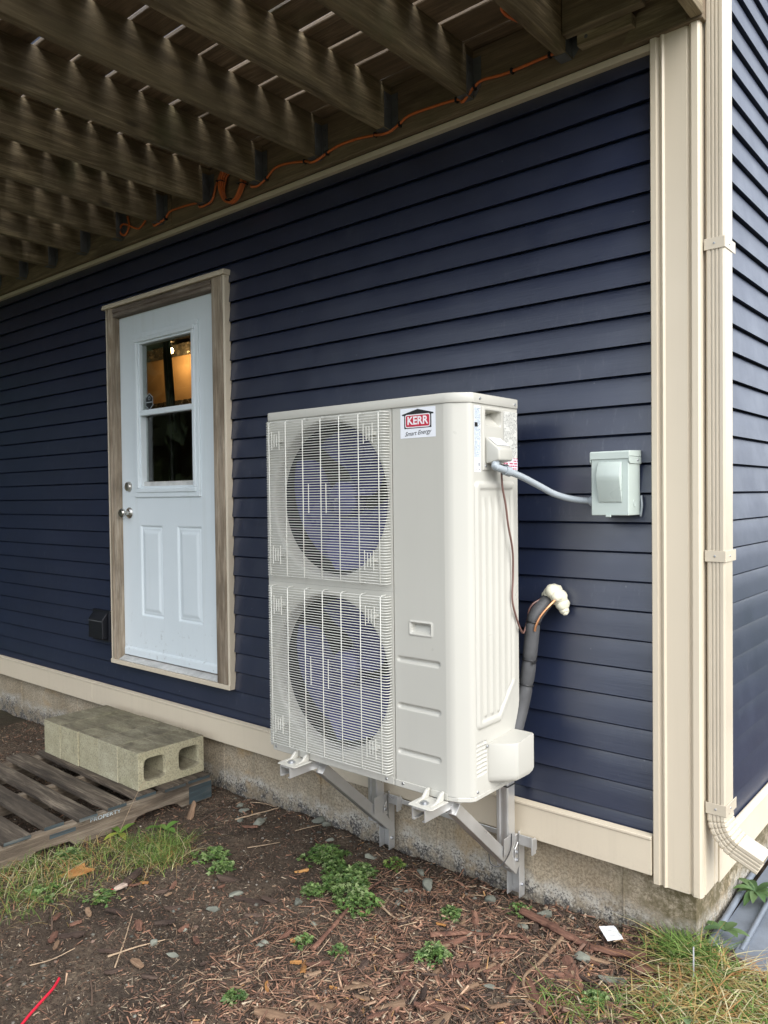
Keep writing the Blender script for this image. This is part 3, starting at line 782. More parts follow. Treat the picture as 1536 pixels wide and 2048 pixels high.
GAP = 0.0165
k = 0; y1 = -0.004
edges = [-0.105 - 0.1515 * q for q in range(11)]
prev = -0.002
for q, e in enumerate(edges):
    gq = GAP * (0.35, 1.0, 0.9, 1.15, 0.75, 1.05, 0.85, 1.2, 0.6, 1.0, 0.9)[q % 11]
    b0, b1 = e + gq / 2, prev - (gprev / 2 if q else 0); gprev = gq
    joint = -2.75 - 0.411 * ((q * 3) % 5)
    for (x0, x1) in ((-7.35, joint - 0.002), (joint + 0.002, 0.21)):
        mbd = MB().box(x0, x1, b0, b1, 3.2655, 3.2865)
        at(deck, mbd, 'deck_board', MT['deckboard'], bevel=0.005, seg=2)
    prev = e

# ================================================================ heat pump
hp = thing('heat_pump', 'tall ivory outdoor heat pump unit with two stacked fans on a bracket', 'heat pump', (-0.9, -0.33, 0.53))
UX0, UX1, UY0, UY1 = -1.385, -0.425, -0.500, -0.165
ZB, ZT = 0.545, 1.852
SEAM = -0.725
def hpart(mb, name, mat, **kw): return at(hp, mb, name, mat, **kw)
# service cover: front relief with three slots and a grip recess
def front_rel(u, v):
    y = UY0
    for zc in (0.980, 0.817, 0.657):
        d = rrect(u, v, -0.620, zc, 0.093, 0.0105, 0.010)
        y += 0.009 * (1 - sstep(-0.008, 0.001, d))
    d = rrect(u, v, -0.608, 1.094, 0.047, 0.0225, 0.004)
    y -= 0.003 * (sstep(-0.005, -0.002, d) - sstep(0.001, 0.004, d))
    d2 = rrect(u, v, -0.608, 1.094, 0.040, 0.0165, 0.003)
    if d2 < 0:
        y += 0.022 * sstep(0, 0.004, -d2) * min(1.0, 0.25 + 0.75 * (v - 1.0775) / 0.033)
    return (u, y, v)
us = sorted(set(np.round(np.linspace(-0.7225, -0.505, 62), 4)))
vs = fine_axis(ZB, ZT, 0.06, [0.980, 0.817, 0.657], 0.018, 0.0028)
vs = sorted(set(vs) | set(np.round(np.arange(1.062, 1.126, 0.0025), 4).tolist()))
hpart(MB().grid(us, vs, front_rel), 'front_cover', MT['ivory'], recalc=False, smooth=50)
# rounded corner between front and side, flange at the seam, rear edge
m = MB()
cpts = [(-0.505, -0.5), (-0.492, -0.4985), (-0.478, -0.4945), (-0.470, -0.490), (-0.438, -0.466), (-0.430, -0.459), (-0.426, -0.450), (-0.425, -0.440)]
for (a, b), (c, d) in zip(cpts[:-1], cpts[1:]):
    m.poly([(a, b, ZB), (c, d, ZB), (c, d, ZT), (a, b, ZT)])
hpart(m, 'corner_cover', MT['ivory'], weld=True, recalc=False, smooth=50)
m = MB().poly([(-0.7225, -0.5, ZB), (-0.7225, -0.5, ZT), (-0.7225, -0.47, ZT), (-0.7225, -0.47, ZB)])
m.box(UX0, -0.4255, UY1, UY1 + 0.004, ZB, ZT)
m.box(-0.730, -0.7235, -0.49, -0.17, ZB, ZT)
hpart(m, 'rear_panel', MT['ivory'])
# side panel relief: framed field with vertical ribs, lower louvres
def side_rel(u, v):                         # u = y, v = z
    x = UX1
    d = rrect(u, v, -0.312, 1.178, 0.130, 0.418, 0.022)
    cut = (u + 0.255) * 0.75 - (v - 0.80) * 0.66      # clipped lower rear corner
    d = max(d, cut)
    x += 0.008 * (1 - sstep(-0.012, 0.0, d)) - 0.006 * (1 - sstep(-0.034, -0.022, d))
    for yc in (-0.385, -0.346, -0.307, -0.268, -0.229):
        dd = rrect(u, v, yc, 1.165, 0.010, 0.365, 0.008)
        dd = max(dd, cut + 0.035)
        x += 0.006 * (1 - sstep(-0.007, 0.003, dd))
    for k in range(8):
        dz = rrect(u, v, -0.420, 0.612 + 0.0145 * k + (u + 0.420) * 0.02, 0.040, 0.0045, 0.004)
        x -= 0.006 * (1 - sstep(-0.003, 0.0015, dz))
    return (x, u, v)
us = sorted(set(np.round(np.linspace(-0.440, -0.165, 100), 4)) | {-0.374, -0.276})
vs = fine_axis(ZB, ZT, 0.05, [0.77, 1.59, 0.83], 0.05, 0.004)
vs = sorted(set(vs) | {1.782, 1.834} | set(np.round(np.arange(0.60, 0.725, 0.0024), 4).tolist()) | set(np.round(np.arange(0.76, 0.90, 0.006), 4).tolist()))
hpart(MB().grid(us, vs, side_rel, skip=lambda u, v: -0.374 < u < -0.276 and 1.782 < v < 1.834), 'side_panel', MT['ivory'], recalc=False, smooth=50)
# fan front with two openings
FCX = -1.047; FZ = (1.537, 0.882); FR = 0.293
def plate_hole(x0, x1, z0, z1, cx, cz, r, y):
    n = 96; m = MB(); A = [2 * math.pi * k / n for k in range(n)]
    outer = []
    for a in A:
        c, s_ = math.cos(a), math.sin(a)
        t = min(((x1 - cx) / c if c > 1e-9 else (x0 - cx) / c if c < -1e-9 else 1e9), ((z1 - cz) / s_ if s_ > 1e-9 else (z0 - cz) / s_ if s_ < -1e-9 else 1e9))
        outer.append([cx + c * t, cz + s_ * t])
    for (px, pz) in ((x0, z0), (x0, z1), (x1, z0), (x1, z1)):
        k = min(range(n), key=lambda i: (outer[i][0] - px) ** 2 + (outer[i][1] - pz) ** 2); outer[k] = [px, pz]
    # flat margin, rolled lip, bell throat
    rings = [[(p[0], y, p[1]) for p in outer]]
    for (rr, dy) in ((r + 0.016, 0.0), (r + 0.009, 0.0012), (r + 0.003, 0.005), (r, 0.011), (r - 0.004, 0.028), (r - 0.006, 0.058)):
        rings.append([(cx + rr * math.cos(a), y + dy, cz + rr * math.sin(a)) for a in A])
    for rg in rings: m.v += rg
    for i in range(len(rings) - 1):
        for k in range(n):
            k2 = (k + 1) % n
            m.f.append([i * n + k, i * n + k2, (i + 1) * n + k2, (i + 1) * n + k])
    return m
m = plate_hole(-1.376, -0.7275, 1.212, ZT, FCX, FZ[0], FR, UY0)
m.merge(plate_hole(-1.376, -0.7275, ZB, 1.2115, FCX, FZ[1], FR, UY0))
for pts in ([(-1.376, -0.5), (-1.3825, -0.4975), (-1.385, -0.491)], [(-1.385, -0.491), (-1.385, UY1)]):
    for (a, b), (c, d) in zip(pts[:-1], pts[1:]): m.poly([(a, b, ZB), (c, d, ZB), (c, d, ZT), (a, b, ZT)])
m.poly([(-0.7275, -0.5, ZB), (-0.7275, -0.5, ZT), (-0.7275, -0.47, ZT), (-0.7275, -0.47, ZB)])
hpart(m, 'fan_panel', MT['ivory'], recalc=False, smooth=40)
# coil panel and fan chamber liners, chamber shade put into their near-black colour
m = MB()
m.poly([(-1.380, -0.19, ZB), (-0.732, -0.19, ZB), (-0.732, -0.19, ZT), (-1.380, -0.19, ZT)])
m.poly([(-1.380, -0.44, ZB), (-1.380, -0.19, ZB), (-1.380, -0.19, ZT), (-1.380, -0.44, ZT)])
m.poly([(-0.732, -0.44, ZB), (-0.732, -0.19, ZB), (-0.732, -0.19, ZT), (-0.732, -0.44, ZT)])
m.box(-1.38, -0.732, -0.44, -0.19, 1.19, 1.23)
hpart(m, 'coil_chamber', MT['coil'])
for fz in FZ:
    fan = bpy.data.objects.new('fan', None); COL.objects.link(fan); fan.parent = hp
    fan.location = Vector((FCX, -0.385, fz)) - hp.location
    MB().lathe([(0.0, -0.062), (0.012, -0.060), (0.013, -0.050), (0.055, -0.044), (0.070, -0.030), (0.074, 0.03), (0.0, 0.03)], (0, 0, 0), 'y', 32).obj('hub', MT['fan'], fan, smooth=40)
    MB().lathe([(0.0, -0.068), (0.006, -0.068), (0.007, -0.0605), (0.0, -0.0605)], (0, 0, 0), 'y', 6).obj('shaft_nut', MT['galv'], fan)
    for b3 in range(3):
        mbb = MB(); nr, na = 9, 9
        for i in range(nr + 1):
            t_ = i / nr; rr = 0.066 + (0.272 - 0.066) * t_
            for j in range(na + 1):
                s_ = j / na
                span = R(92 + 22 * t_)
                lead = R(26) * t_ ** 1.3
                ang = lead + span * (s_ - 0.5) * (1 - 0.10 * math.cos(6 * t_)) + b3 * 2 * math.pi / 3 + 0.9
                yy = -0.040 + 0.075 * s_ - 0.012 * t_ + 0.012 * math.sin(math.pi * s_)
                mbb.v.append((rr * math.cos(ang), yy, rr * math.sin(ang)))
        for i in range(nr):
            for j in range(na):
                p = i * (na + 1) + j; mbb.f.append([p, p + 1, p + na + 2, p + na + 1])
        mbb.obj('blade', MT['fan'], fan, recalc=False, smooth=80)
    mo = MB().box(FCX - 0.04, FCX + 0.04, -0.33, -0.24, fz - 0.30, fz + 0.30); hpart(mo, 'motor_mount', MT['hanger'], bevel=0.006)
# wire grilles
wire_me = None
WR = 0.00165
for gi, (z0, z1) in enumerate(((1.237, 1.845), (0.566, 1.198))):
    gx0, gx1, gy = -1.358, -0.738, -0.528
    gr = MB()
    for k in range(7):
        x = -1.332 + 0.0950 * k
        gr.tube([(x, -0.5005, z0), (x, gy + 0.006, z0), (x, gy - 0.003, z0 + 0.006), (x, gy - 0.003, z1 - 0.006), (x, gy + 0.006, z1), (x, -0.5005, z1)], WR * 1.15, 6)
    zc = FZ[gi] + 0.005
    for x in (-1.112, -1.020):
        gr.tube([(x, gy - 0.0035, zc - 0.055), (x, gy - 0.0035, zc + 0.055)], WR, 6)
    for (qx, qz) in ((-1.295, z1 - 0.075), (-0.812, z1 - 0.075), (-1.295, z0 + 0.085), (-0.812, z0 + 0.085)):
        for k in range(4):
            hl = 0.036 if k in (0, 3) else 0.024
            gr.tube([(qx + k * 0.014 - 0.02, gy - 0.0035, qz - hl), (qx + k * 0.014 - 0.02, gy - 0.0035, qz + hl)], WR, 6)
        gr.box(qx - 0.01, qx + 0.016, gy + 0.002, -0.5005, qz - 0.006, qz + 0.006)
    grille = hpart(gr, 'grille', MT['wire'], smooth=60)
    if wire_me is None:
        pth = [(gx0, -0.5005, 0), (gx0, gy + 0.010, 0), (gx0 + 0.003, gy + 0.004, 0), (gx0 + 0.010, gy, 0), (-1.06, gy - 0.0006, 0), (gx1 - 0.010, gy, 0), (gx1 - 0.003, gy + 0.004, 0), (gx1, gy + 0.010, 0), (gx1, -0.5005, 0)]
        wire_me = MB().tube(pth, WR, 6).mesh('wire', smooth=60)
    nw = int(round((z1 - z0) / 0.0098))
    for k in range(nw + 1):
        w = mesh_obj('wire', wire_me, MT['wire'], grille)
        w.location = (0, 0, z0 + 0.003 + (z1 - z0 - 0.006) * k / nw + rnd.uniform(-0.0004, 0.0004))
# lid and base pan
def plan(off):
    return [(UX0 - off + 0.006, UY1 + off), (UX0 - off + 0.006, -0.490 - off), (UX0 + 0.018, -0.504 - off), (-0.503, -0.504 - off), (-0.466, -0.494 - off), (-0.432 + off, -0.466), (-0.4205 + off, -0.448), (-0.4205 + off, UY1 + off)]
m = MB().prism(plan(0.001), 2, 1.8525, 1.886)
hpart(m, 'lid', MT['ivory'], bevel=0.004, seg=2, smooth=40)
m = MB().prism(plan(-0.004), 2, 0.527, 0.5445)
hpart(m, 'base_pan', MT['ivory'], bevel=0.003, seg=1)
m = MB().box(-1.36, -0.732, -0.5035, -0.5005, 0.530, 0.556); hpart(m, 'base_flange', MT['ivory'], bevel=0.001, seg=1)
m = MB().box(-0.724, -0.50, -0.5035, -0.5005, 0.530, 0.553); hpart(m, 'base_flange', MT['ivory'], bevel=0.001, seg=1)
scr = MB().lathe([(0.0, 0.003), (0.004, 0.0026), (0.0055, 0.0), (0.0, 0.0)], (0, 0, 0), 'z', 10).mesh('screw', smooth=30)
def screw(p, nrm):
    o = mesh_obj('screw', scr, MT['galv'], hp); o.location = Vector(p) - hp.location
    o.rotation_euler = Vector(nrm).to_track_quat('Z', 'Y').to_euler()
for p in ((-1.345, -0.5037, 0.545), (-0.765, -0.5037, 0.545), (-0.690, -0.5037, 0.545), (-0.52, -0.5037, 0.545)): screw(p, (0, -1, 0))
for p in ((-0.4192, -0.410, 1.869), (-0.4192, -0.185, 1.866), (-0.4245, -0.435, 0.556), (-0.4210, -0.375, 1.645)): screw(p, (1, 0, 0))
# terminal cover plate with grip recess and wiring hood
TX = -0.4205
def term_rel(u, v):
    d = rrect(u, v, -0.325, 1.808, 0.050, 0.0275, 0.006)
    x = TX
    if d < 0: x -= 0.050 * sstep(0, 0.006, -d) * min(1.0, max(0.1, (v - 1.776) / 0.050))
    x -= 0.004 * (1 - sstep(0.0, 0.004, min(u + 0.391, -0.167 - u, 1.846 - v, v - 1.629)))
    return (x, u, v)
us = sorted(set(np.round(np.linspace(-0.391, -0.167, 80), 4)))
vs = sorted(set(np.round(np.linspace(1.629, 1.846, 80), 4)))
hpart(MB().grid(us, vs, term_rel), 'terminal_cover', MT['ivory'], recalc=False, smooth=45)
m = MB().prism([(TX, 1.745), (-0.372, 1.706), (-0.366, 1.700), (-0.366, 1.663), (TX, 1.652)], 1, -0.379, -0.290)
hpart(m, 'wiring_hood', MT['ivory'], bevel=0.006, seg=3, smooth=40)
# printed stickers
MT['print_b'] = m_print('label_fine_print', (0.60, 0.66, 0.72), (0.16, 0.19, 0.23), 'Y', 260.0, 420.0, 0.52)
MT['print_k'] = m_print('caution_fine_print', (0.60, 0.60, 0.56), (0.17, 0.17, 0.165), 'Y', 210.0, 380.0, 0.50)
MT['print_r'] = m_print('red_fine_print', (0.74, 0.72, 0.76), (0.45, 0.03, 0.10), 'Y', 110.0, 220.0, 0.55)
MT['bars'] = m_print('barcode_print', (0.78, 0.80, 0.84), (0.03, 0.03, 0.03), 'Y', 45.0, 900.0, 0.5)
def sticker(y0, y1, z0, z1, name, mat, x=UX1 + 0.0009):
    return hpart(MB().poly([(x, y0, z0), (x, y1, z0), (x, y1, z1), (x, y0, z1)]), name, mat, recalc=False)
sticker(-0.4395, -0.401, 1.625, 1.845, 'sticker', MT['sticker'])
sticker(-0.4375, -0.403, 1.672, 1.839, 'fine_print', MT['print_b'], UX1 + 0.0014)
sticker(-0.4355, -0.405, 1.632, 1.664, 'barcode', MT['bars'], UX1 + 0.0014)
sticker(-0.437, -0.419, 1.775, 1.789, 'print_block', MT['ink'], UX1 + 0.0019)
sticker(-0.262, -0.171, 1.634, 1.838, 'fine_print', MT['print_k'], TX + 0.0012)
sticker(-0.262, -0.171, 1.634, 1.676, 'red_print', MT['print_r'], TX + 0.0017)
hpart(MB().poly([(-0.4115, -0.372, 1.7412), (-0.4115, -0.297, 1.7412), (-0.379, -0.297, 1.7148), (-0.379, -0.372, 1.7148)]), 'sticker', MT['sticker'], loc=None)
# logo sticker on the front: roof, red plate, lettering
LX, LZ, LY = -0.6110, 1.796, UY0
def logo(mb, name, mat, lv): 
    o = at(hp, mb, name, mat, recalc=False); return o
def flat(pts, lv): return [(LX + p[0], LY - 0.0008 - 0.0005 * lv, LZ + p[1]) for p in pts]
lg = bpy.data.objects.new('logo_sticker', None); COL.objects.link(lg); lg.parent = hp; lg.location = -Vector(hp.location)
def lpart(mb, name, mat): return mb.obj(name, mat, lg, recalc=False)
lpart(MB().poly(flat([(-0.0755, -0.0510), (0.0755, -0.0510), (0.0755, 0.0510), (-0.0755, 0.0510)], 0)), 'backing', MT['sticker'])
lpart(MB().poly(flat([(-0.058, -0.0185), (0.058, -0.0185), (0.058, 0.0265), (0.067, 0.0265), (0.067, 0.031), (0.0, 0.0465), (-0.067, 0.031), (-0.067, 0.0265), (-0.058, 0.0265)], 1)), 'house_outline', MT['ink'])
def rr_pts(hw, hh, r, cz):
    o = []
    for (sx, sz, a0) in ((1, 1, 0), (-1, 1, 90), (-1, -1, 180), (1, -1, 270)):
        for k in range(5):
            a = R(a0 + 22.5 * k); o.append((sx * (hw - r) + r * math.cos(a), cz + sz * (hh - r) + r * math.sin(a)))
    return o
lpart(MB().poly(flat(rr_pts(0.0535, 0.0225, 0.007, 0.0065), 2)), 'plate_border', MT['white'])
lpart(MB().poly(flat(rr_pts(0.0500, 0.0190, 0.005, 0.0065), 3)), 'plate', MT['red'])
tm = text_mb('KERR', 0.0375, 0, 0.0011)
m = MB(); m.v = [(LX + p[0] * 1.0, LY - 0.0008 - 0.0020, LZ + 0.0065 + p[1]) for p in tm.v]; m.f = tm.f
lpart(m, 'lettering', MT['white'])
tm = text_mb('Smart Energy', 0.021, 0.35, 0.0)
m = MB(); m.v = [(LX + p[0] * 0.98, LY - 0.0008 - 0.0010, LZ - 0.0345 + p[1] + p[0] * 0.06) for p in tm.v]; m.f = tm.f
lpart(m, 'lettering', MT['ink'])
# pipe cover at the lower rear of the side panel
pl = [(-0.4245, -0.372), (-0.417, -0.370), (-0.352, -0.318), (-0.345, -0.306), (-0.343, -0.205), (-0.348, -0.200), (-0.4245, -0.200)]
m = MB(); n = len(pl)
rings = []
for (z, sh) in ((0.572, 0.022), (0.577, 0.010), (0.586, 0.003), (0.597, 0.0), (0.700, 0.0), (0.704, 0.002)):
    rings.append([(max(-0.4245, p[0] - sh * 0.6), p[1] - (sh * 2.2 if p[1] > -0.21 else -sh * 0.2), z + (0.012 if (z > 0.69 and p[1] > -0.21) else 0.0)) for p in pl])
for rg in rings: m.v += rg
for i in range(len(rings) - 1):
    for k in range(n):
        k2 = (k + 1) % n; m.f.append([i * n + k, i * n + k2, (i + 1) * n + k2, (i + 1) * n + k])
m.f.append([k for k in range(n)][::-1]); m.f.append([(len(rings) - 1) * n + k for k in range(n)])
hpart(m, 'pipe_cover', MT['ivory'], smooth=24)
screw((-0.4205, -0.380, 0.698), (1, 0, 0))
# pressed feet under the base
for x in (-1.185, -0.545):
    m = MB().prism([(x - 0.045, -0.602), (x + 0.045, -0.602), (x + 0.050, -0.59), (x + 0.050, -0.505), (x - 0.050, -0.505), (x - 0.050, -0.59)], 2, 0.5255, 0.5285)
    for sx in (-1, 1):
        m.prism([(-0.585, 0.5287), (-0.512, 0.5287), (-0.506, 0.560), (-0.522, 0.556), (-0.545, 0.536)], 0, x + sx * 0.030 - 0.005, x + sx * 0.030 + 0.005)
    hpart(m, 'foot', MT['ivory'], bevel=0.0015, seg=1)
    m = MB().lathe([(0.0, 0.0), (0.016, 0.0), (0.016, 0.002), (0.0085, 0.002), (0.0085, 0.008), (0.0, 0.008)], (x - 0.005, -0.565, 0.5287), 'z', 12)
    hpart(m, 'foot_bolt', MT['galv'], smooth=30)

# ================================================================ mounting bracket
br = thing('mounting_bracket', 'aluminium wall bracket with two arms and braces under the heat pump', 'bracket', (-0.86, -0.1, 0.0))
def bpart(mb, name, mat=None, **kw): return at(br, mb, name, mat or MT['alu'], **kw)
def channel_arm(xc):
    w, t_, h = 0.027, 0.0035, 0.040; m = MB()
    z1 = 0.5245; z0 = z1 - h
    m.box(xc - w, xc + w, -0.605, -0.095, z1 - t_, z1)
    m.box(xc - w, xc - w + t_, -0.605, -0.095, z0, z1 - t_); m.box(xc + w - t_, xc + w, -0.605, -0.095, z0, z1 - t_)
    m.box(xc - w + t_, xc - w + 0.011, -0.605, -0.095, z0, z0 + t_); m.box(xc + w - 0.011, xc + w - t_, -0.605, -0.095, z0, z0 + t_)
    return m
for (xa, xu, xb) in ((-1.185, -1.175, -1.140), (-0.545, -0.530, -0.512)):
    bpart(channel_arm(xa), 'arm')
    # upper upright: fluted channel standing off the siding
    pf = [(xu - 0.026, -0.066), (xu - 0.026, -0.112), (xu - 0.022, -0.116), (xu - 0.010, -0.116), (xu - 0.008, -0.111), (xu + 0.008, -0.111), (xu + 0.010, -0.116), (xu + 0.022, -0.116), (xu + 0.026, -0.112), (xu + 0.026, -0.066)]
    bpart(MB().prism(pf, 2, 0.155, 0.483), 'upright', bevel=0.0012, seg=1)
    # lower leg against the foundation
    lx = xu
    m = MB(); m.box(lx - 0.028, lx + 0.028, -0.004, 0.000, 0.012, 0.285); m.box(lx - 0.028, lx - 0.0245, -0.040, -0.0045, 0.012, 0.27); m.box(lx + 0.0245, lx + 0.028, -0.040, -0.0045, 0.012, 0.27)
    bpart(m, 'leg', bevel=0.001, seg=1)
    # diagonal brace: box section from under the arm to the leg
    a, b = Vector((xb, -0.455, 0.487)), Vector((xb - 0.008, -0.050, 0.130))
    d = (b - a).normalized(); nrm = Vector((0, d.z, -d.y))
    m = MB(); w = 0.019; h = 0.021
    ring = lambda p: [p + Vector((sx * w, 0, 0)) + nrm * (sz * h) for sx, sz in ((-1, -1), (1, -1), (1, 1), (-1, 1))]
    r0, r1 = ring(a), ring(b)
    r0[2] = r0[2] + d * 0.0; 
    m.v = [tuple(p) for p in r0 + r1]; m.f = [[0, 1, 5, 4], [1, 2, 6, 5], [2, 3, 7, 6], [3, 0, 4, 7], [3, 2, 1, 0], [4, 5, 6, 7]]
    bpart(m, 'brace', bevel=0.002, seg=2)
    # clamp block joining upright, leg and rail
    m = MB()
    m.box(lx - 0.024, lx + 0.024, -0.066, -0.041, 0.165, 0.262)
    for q in range(4): m.box(lx - 0.022 + q * 0.013, lx - 0.017 + q * 0.013, -0.1, -0.066, 0.20 - 0.004 * q, 0.255)
    bpart(m, 'clamp', bevel=0.002, seg=1)
    m = MB(); m.prism([(xb + 0.019, 0.215), (xb + 0.0215, 0.215), (xb + 0.0215, 0.285), (xb + 0.019, 0.285)], 1, -0.165, -0.115)
    bpart(m, 'gusset_plate', bevel=0.001, seg=1)
    m = MB(); m.prism([(-0.052, 0.145), (-0.075, 0.145), (-0.075, 0.215), (-0.052, 0.235)], 0, lx + 0.0285, lx + 0.031)
    bpart(m, 'gusset_plate', bevel=0.001, seg=1)
    for (y, z) in ((-0.02, 0.06), (-0.062, 0.20), (-0.062, 0.17)):
        bpart(MB().lathe([(0.0, 0.006), (0.006, 0.006), (0.007, 0.0), (0.0, 0.0)], (lx + 0.0315 if z > 0.1 else lx + 0.0284, y, z), 'x', 6), 'bolt', MT['galv'])
    bpart(MB().box(lx + 0.03, lx + 0.105, -0.046, -0.040, 0.222, 0.262), 'lug', bevel=0.002)
    bpart(MB().box(lx + 0.099, lx + 0.105, -0.075, -0.0465, 0.210, 0.270), 'lug', bevel=0.002)
bpart(MB().box(-1.07, -0.56, -0.046, -0.0405, 0.236, 0.256), 'rail', bevel=0.002)
# cable ties holding the wiring to the bracket
ct = thing('cable_tie', 'thin black cable tie looped round the brace beside the foundation', 'cable tie', (-0.52, -0.1, 0.2))
at(ct, MB().tube(catmull([(-0.535, -0.20, 0.232), (-0.515, -0.215, 0.205), (-0.488, -0.19, 0.200), (-0.486, -0.13, 0.235), (-0.49, -0.115, 0.29)]), 0.0022, 6), 'strap', MT['black'], smooth=60)
ct = thing('cable_tie', 'black cable tie round the bracket upright just below the pipe cover', 'cable tie', (-0.53, -0.1, 0.47))
at(ct, MB().tube([(-0.558, -0.064, 0.462), (-0.558, -0.119, 0.462), (-0.502, -0.119, 0.462), (-0.502, -0.064, 0.462)], 0.003, 6), 'strap', MT['black'])

# ================================================================ refrigerant line, foam, wires
pp = thing('insulated_pipe', 'grey foam-insulated refrigerant pipe running down beside the heat pump', 'pipe', (-0.41, -0.1, 0.6))
P = catmull([(-0.368, 0.02, 1.175), (-0.376, -0.03, 1.159), (-0.384, -0.075, 1.132), (-0.398, -0.1, 1.090), (-0.405, -0.11, 1.002), (-0.414, -0.12, 0.893), (-0.427, -0.14, 0.785), (-0.433, -0.17, 0.709), (-0.433, -0.2, 0.635), (-0.433, -0.215, 0.575)], 10)
segs = []; cuts = [0]; zc = [1.084, 0.951, 0.862]
for z in zc: cuts.append(min(range(len(P)), key=lambda i: abs(P[i].z - z)))
cuts.append(len(P) - 1)
for a, b in zip(cuts[:-1], cuts[1:]):
    sub = P[a:b + 1]; nS = len(sub)
    rad = [0.0265 * (1 - 0.13 * (math.exp(-(i / 1.1) ** 2) + math.exp(-((nS - 1 - i) / 1.1) ** 2))) for i in range(nS)]
    at(pp, MB().tube(sub, rad, 20), 'insulation_sleeve', MT['foam_pipe'], smooth=60)
for z in zc:
    i = min(range(len(P)), key=lambda i: abs(P[i].z - z)); c = P[i]; d = (P[i + 1] - P[i - 1]).normalized()
    rg = []; u = d.cross(Vector((0, 1, 0))).normalized(); w = u.cross(d)
    for k in range(21):
        a = 2 * math.pi * k / 20; rg.append(c + (u * math.cos(a) + w * math.sin(a)) * 0.0258)
    at(pp, MB().tube(rg, 0.0028, 6, caps=False), 'strap', MT['black'], smooth=60)
at(pp, MB().box(-0.385, -0.375, -0.142, -0.126, 0.940, 0.948), 'strap', MT['black'])
sf = thing('spray_foam', 'lump of cream spray foam sealing the pipe hole in the siding', 'foam', (-0.36, -0.04, 1.17))
fm = bmesh.new()
for (x, y, z, r) in ((-0.352, -0.030, 1.190, 0.032), (-0.334, -0.030, 1.172, 0.032), (-0.322, -0.027, 1.148, 0.026), (-0.316, -0.026, 1.128, 0.018), (-0.372, -0.032, 1.186, 0.022), (-0.350, -0.048, 1.196, 0.026), (-0.333, -0.046, 1.180, 0.026), (-0.392, -0.028, 1.176, 0.013), (-0.310, -0.028, 1.117, 0.011), (-0.397, -0.022, 1.165, 0.008)):
    r_ = bmesh.ops.create_icosphere(fm, subdivisions=3, radius=r, matrix=Matrix.Translation((x + 0.36, y + 0.04, z - 1.17)))
for v in fm.verts:
    k = 0.012 * (float(fbm(v.co.x * 75 + v.co.y * 40 + 9, v.co.z * 75 + v.co.y * 30 + 5, 3, 2)) - 0.45); v.co += v.normal * 0 + v.co.normalized() * k
me = bpy.data.meshes.new('foam_lump'); fm.to_mesh(me); fm.free()
me.polygons.foreach_set('use_smooth', [True] * len(me.polygons))
mesh_obj('foam_lump', me, MT['foam'], sf)
cw = thing('copper_wire', 'thin copper tube strapped along the upper end of the insulated pipe', 'tube', (-0.36, -0.12, 1.1))
at(cw, MB().tube(catmull([(-0.330, -0.070, 1.165), (-0.340, -0.095, 1.146), (-0.360, -0.118, 1.112), (-0.374, -0.128, 1.077), (-0.378, -0.128, 1.058)]), 0.0045, 8), 'tube', MT['copper'], smooth=60)
bw = thing('control_cable', 'thin brown control cable hanging from the wiring hood down to the pipe', 'cable', (-0.41, -0.25, 1.1))
cp = [(-0.395, -0.318, 1.652), (-0.398, -0.313, 1.624), (-0.4, -0.304, 1.573), (-0.4, -0.284, 1.512), (-0.40, -0.269, 1.443), (-0.402, -0.238, 1.354), (-0.408, -0.226, 1.266), (-0.408, -0.232, 1.18), (-0.409, -0.205, 1.115), (-0.412, -0.17, 1.066), (-0.416, -0.145, 1.050), (-0.420, -0.125, 1.061), (-0.422, -0.10, 1.099), (-0.417, -0.1, 1.127), (-0.403, -0.09, 1.152), (-0.378, -0.05, 1.172)]
at(bw, MB().tube(catmull(cp), 0.0036, 8), 'sheath', MT['brown'], smooth=60)
cd = thing('flexible_conduit', 'grey flexible conduit sagging from the heat pump to the disconnect box', 'conduit', (-0.3, -0.2, 1.55))
Q = catmull([(-0.385, -0.375, 1.641), (-0.375, -0.35, 1.634), (-0.351, -0.27, 1.611), (-0.323, -0.2, 1.58), (-0.289, -0.14, 1.548), (-0.247, -0.09, 1.53), (-0.188, -0.06, 1.522)], 14)
n1 = 20
at(cd, MB().tube([Vector((-0.397, -0.352, 1.668)), Vector((-0.388, -0.366, 1.655))] + Q[:n1], 0.0125, 14), 'elbow', MT['conduit'], smooth=60)
at(cd, MB().tube(Q[n1 - 3:n1 + 2], 0.0165, 14), 'coupling_ring', MT['conduit'], smooth=40)
sub = []
for a, b in zip(Q[n1 - 1:-1], Q[n1:]):
    sub += [a.lerp(b, k / 2) for k in range(2)]
sub.append(Q[-1])
at(cd, MB().tube(sub, [0.0108 + (0.0009 if (i % 2) else 0.0) for i in range(len(sub))], 14), 'hose', MT['conduit'], smooth=25)
at(cd, MB().lathe([(0.0, 0.0), (0.016, 0.0), (0.018, 0.004), (0.018, 0.014), (0.014, 0.018), (0.014, 0.024), (0.0, 0.024)], (-0.1945, -0.06, 1.522), 'x', 14), 'connector', MT['conduit'], smooth=30)
at(cd, MB().lathe([(0.0, 0.0), (0.019, 0.0), (0.020, 0.006), (0.016, 0.012), (0.0, 0.012)], (-0.397, -0.352, 1.6505), 'z', 14), 'connector', MT['galv'], smooth=30)
kn = thing('hood_plug', 'black rubber plug under the wiring hood next to the conduit elbow', 'plug', (-0.386, -0.315, 1.64))
MB().lathe([(0.0, -0.012), (0.009, -0.012), (0.011, -0.004), (0.011, 0.012), (0.0, 0.012)], (0, 0, 0), 'x', 14).obj('plug_body', MT['black'], kn, smooth=40)

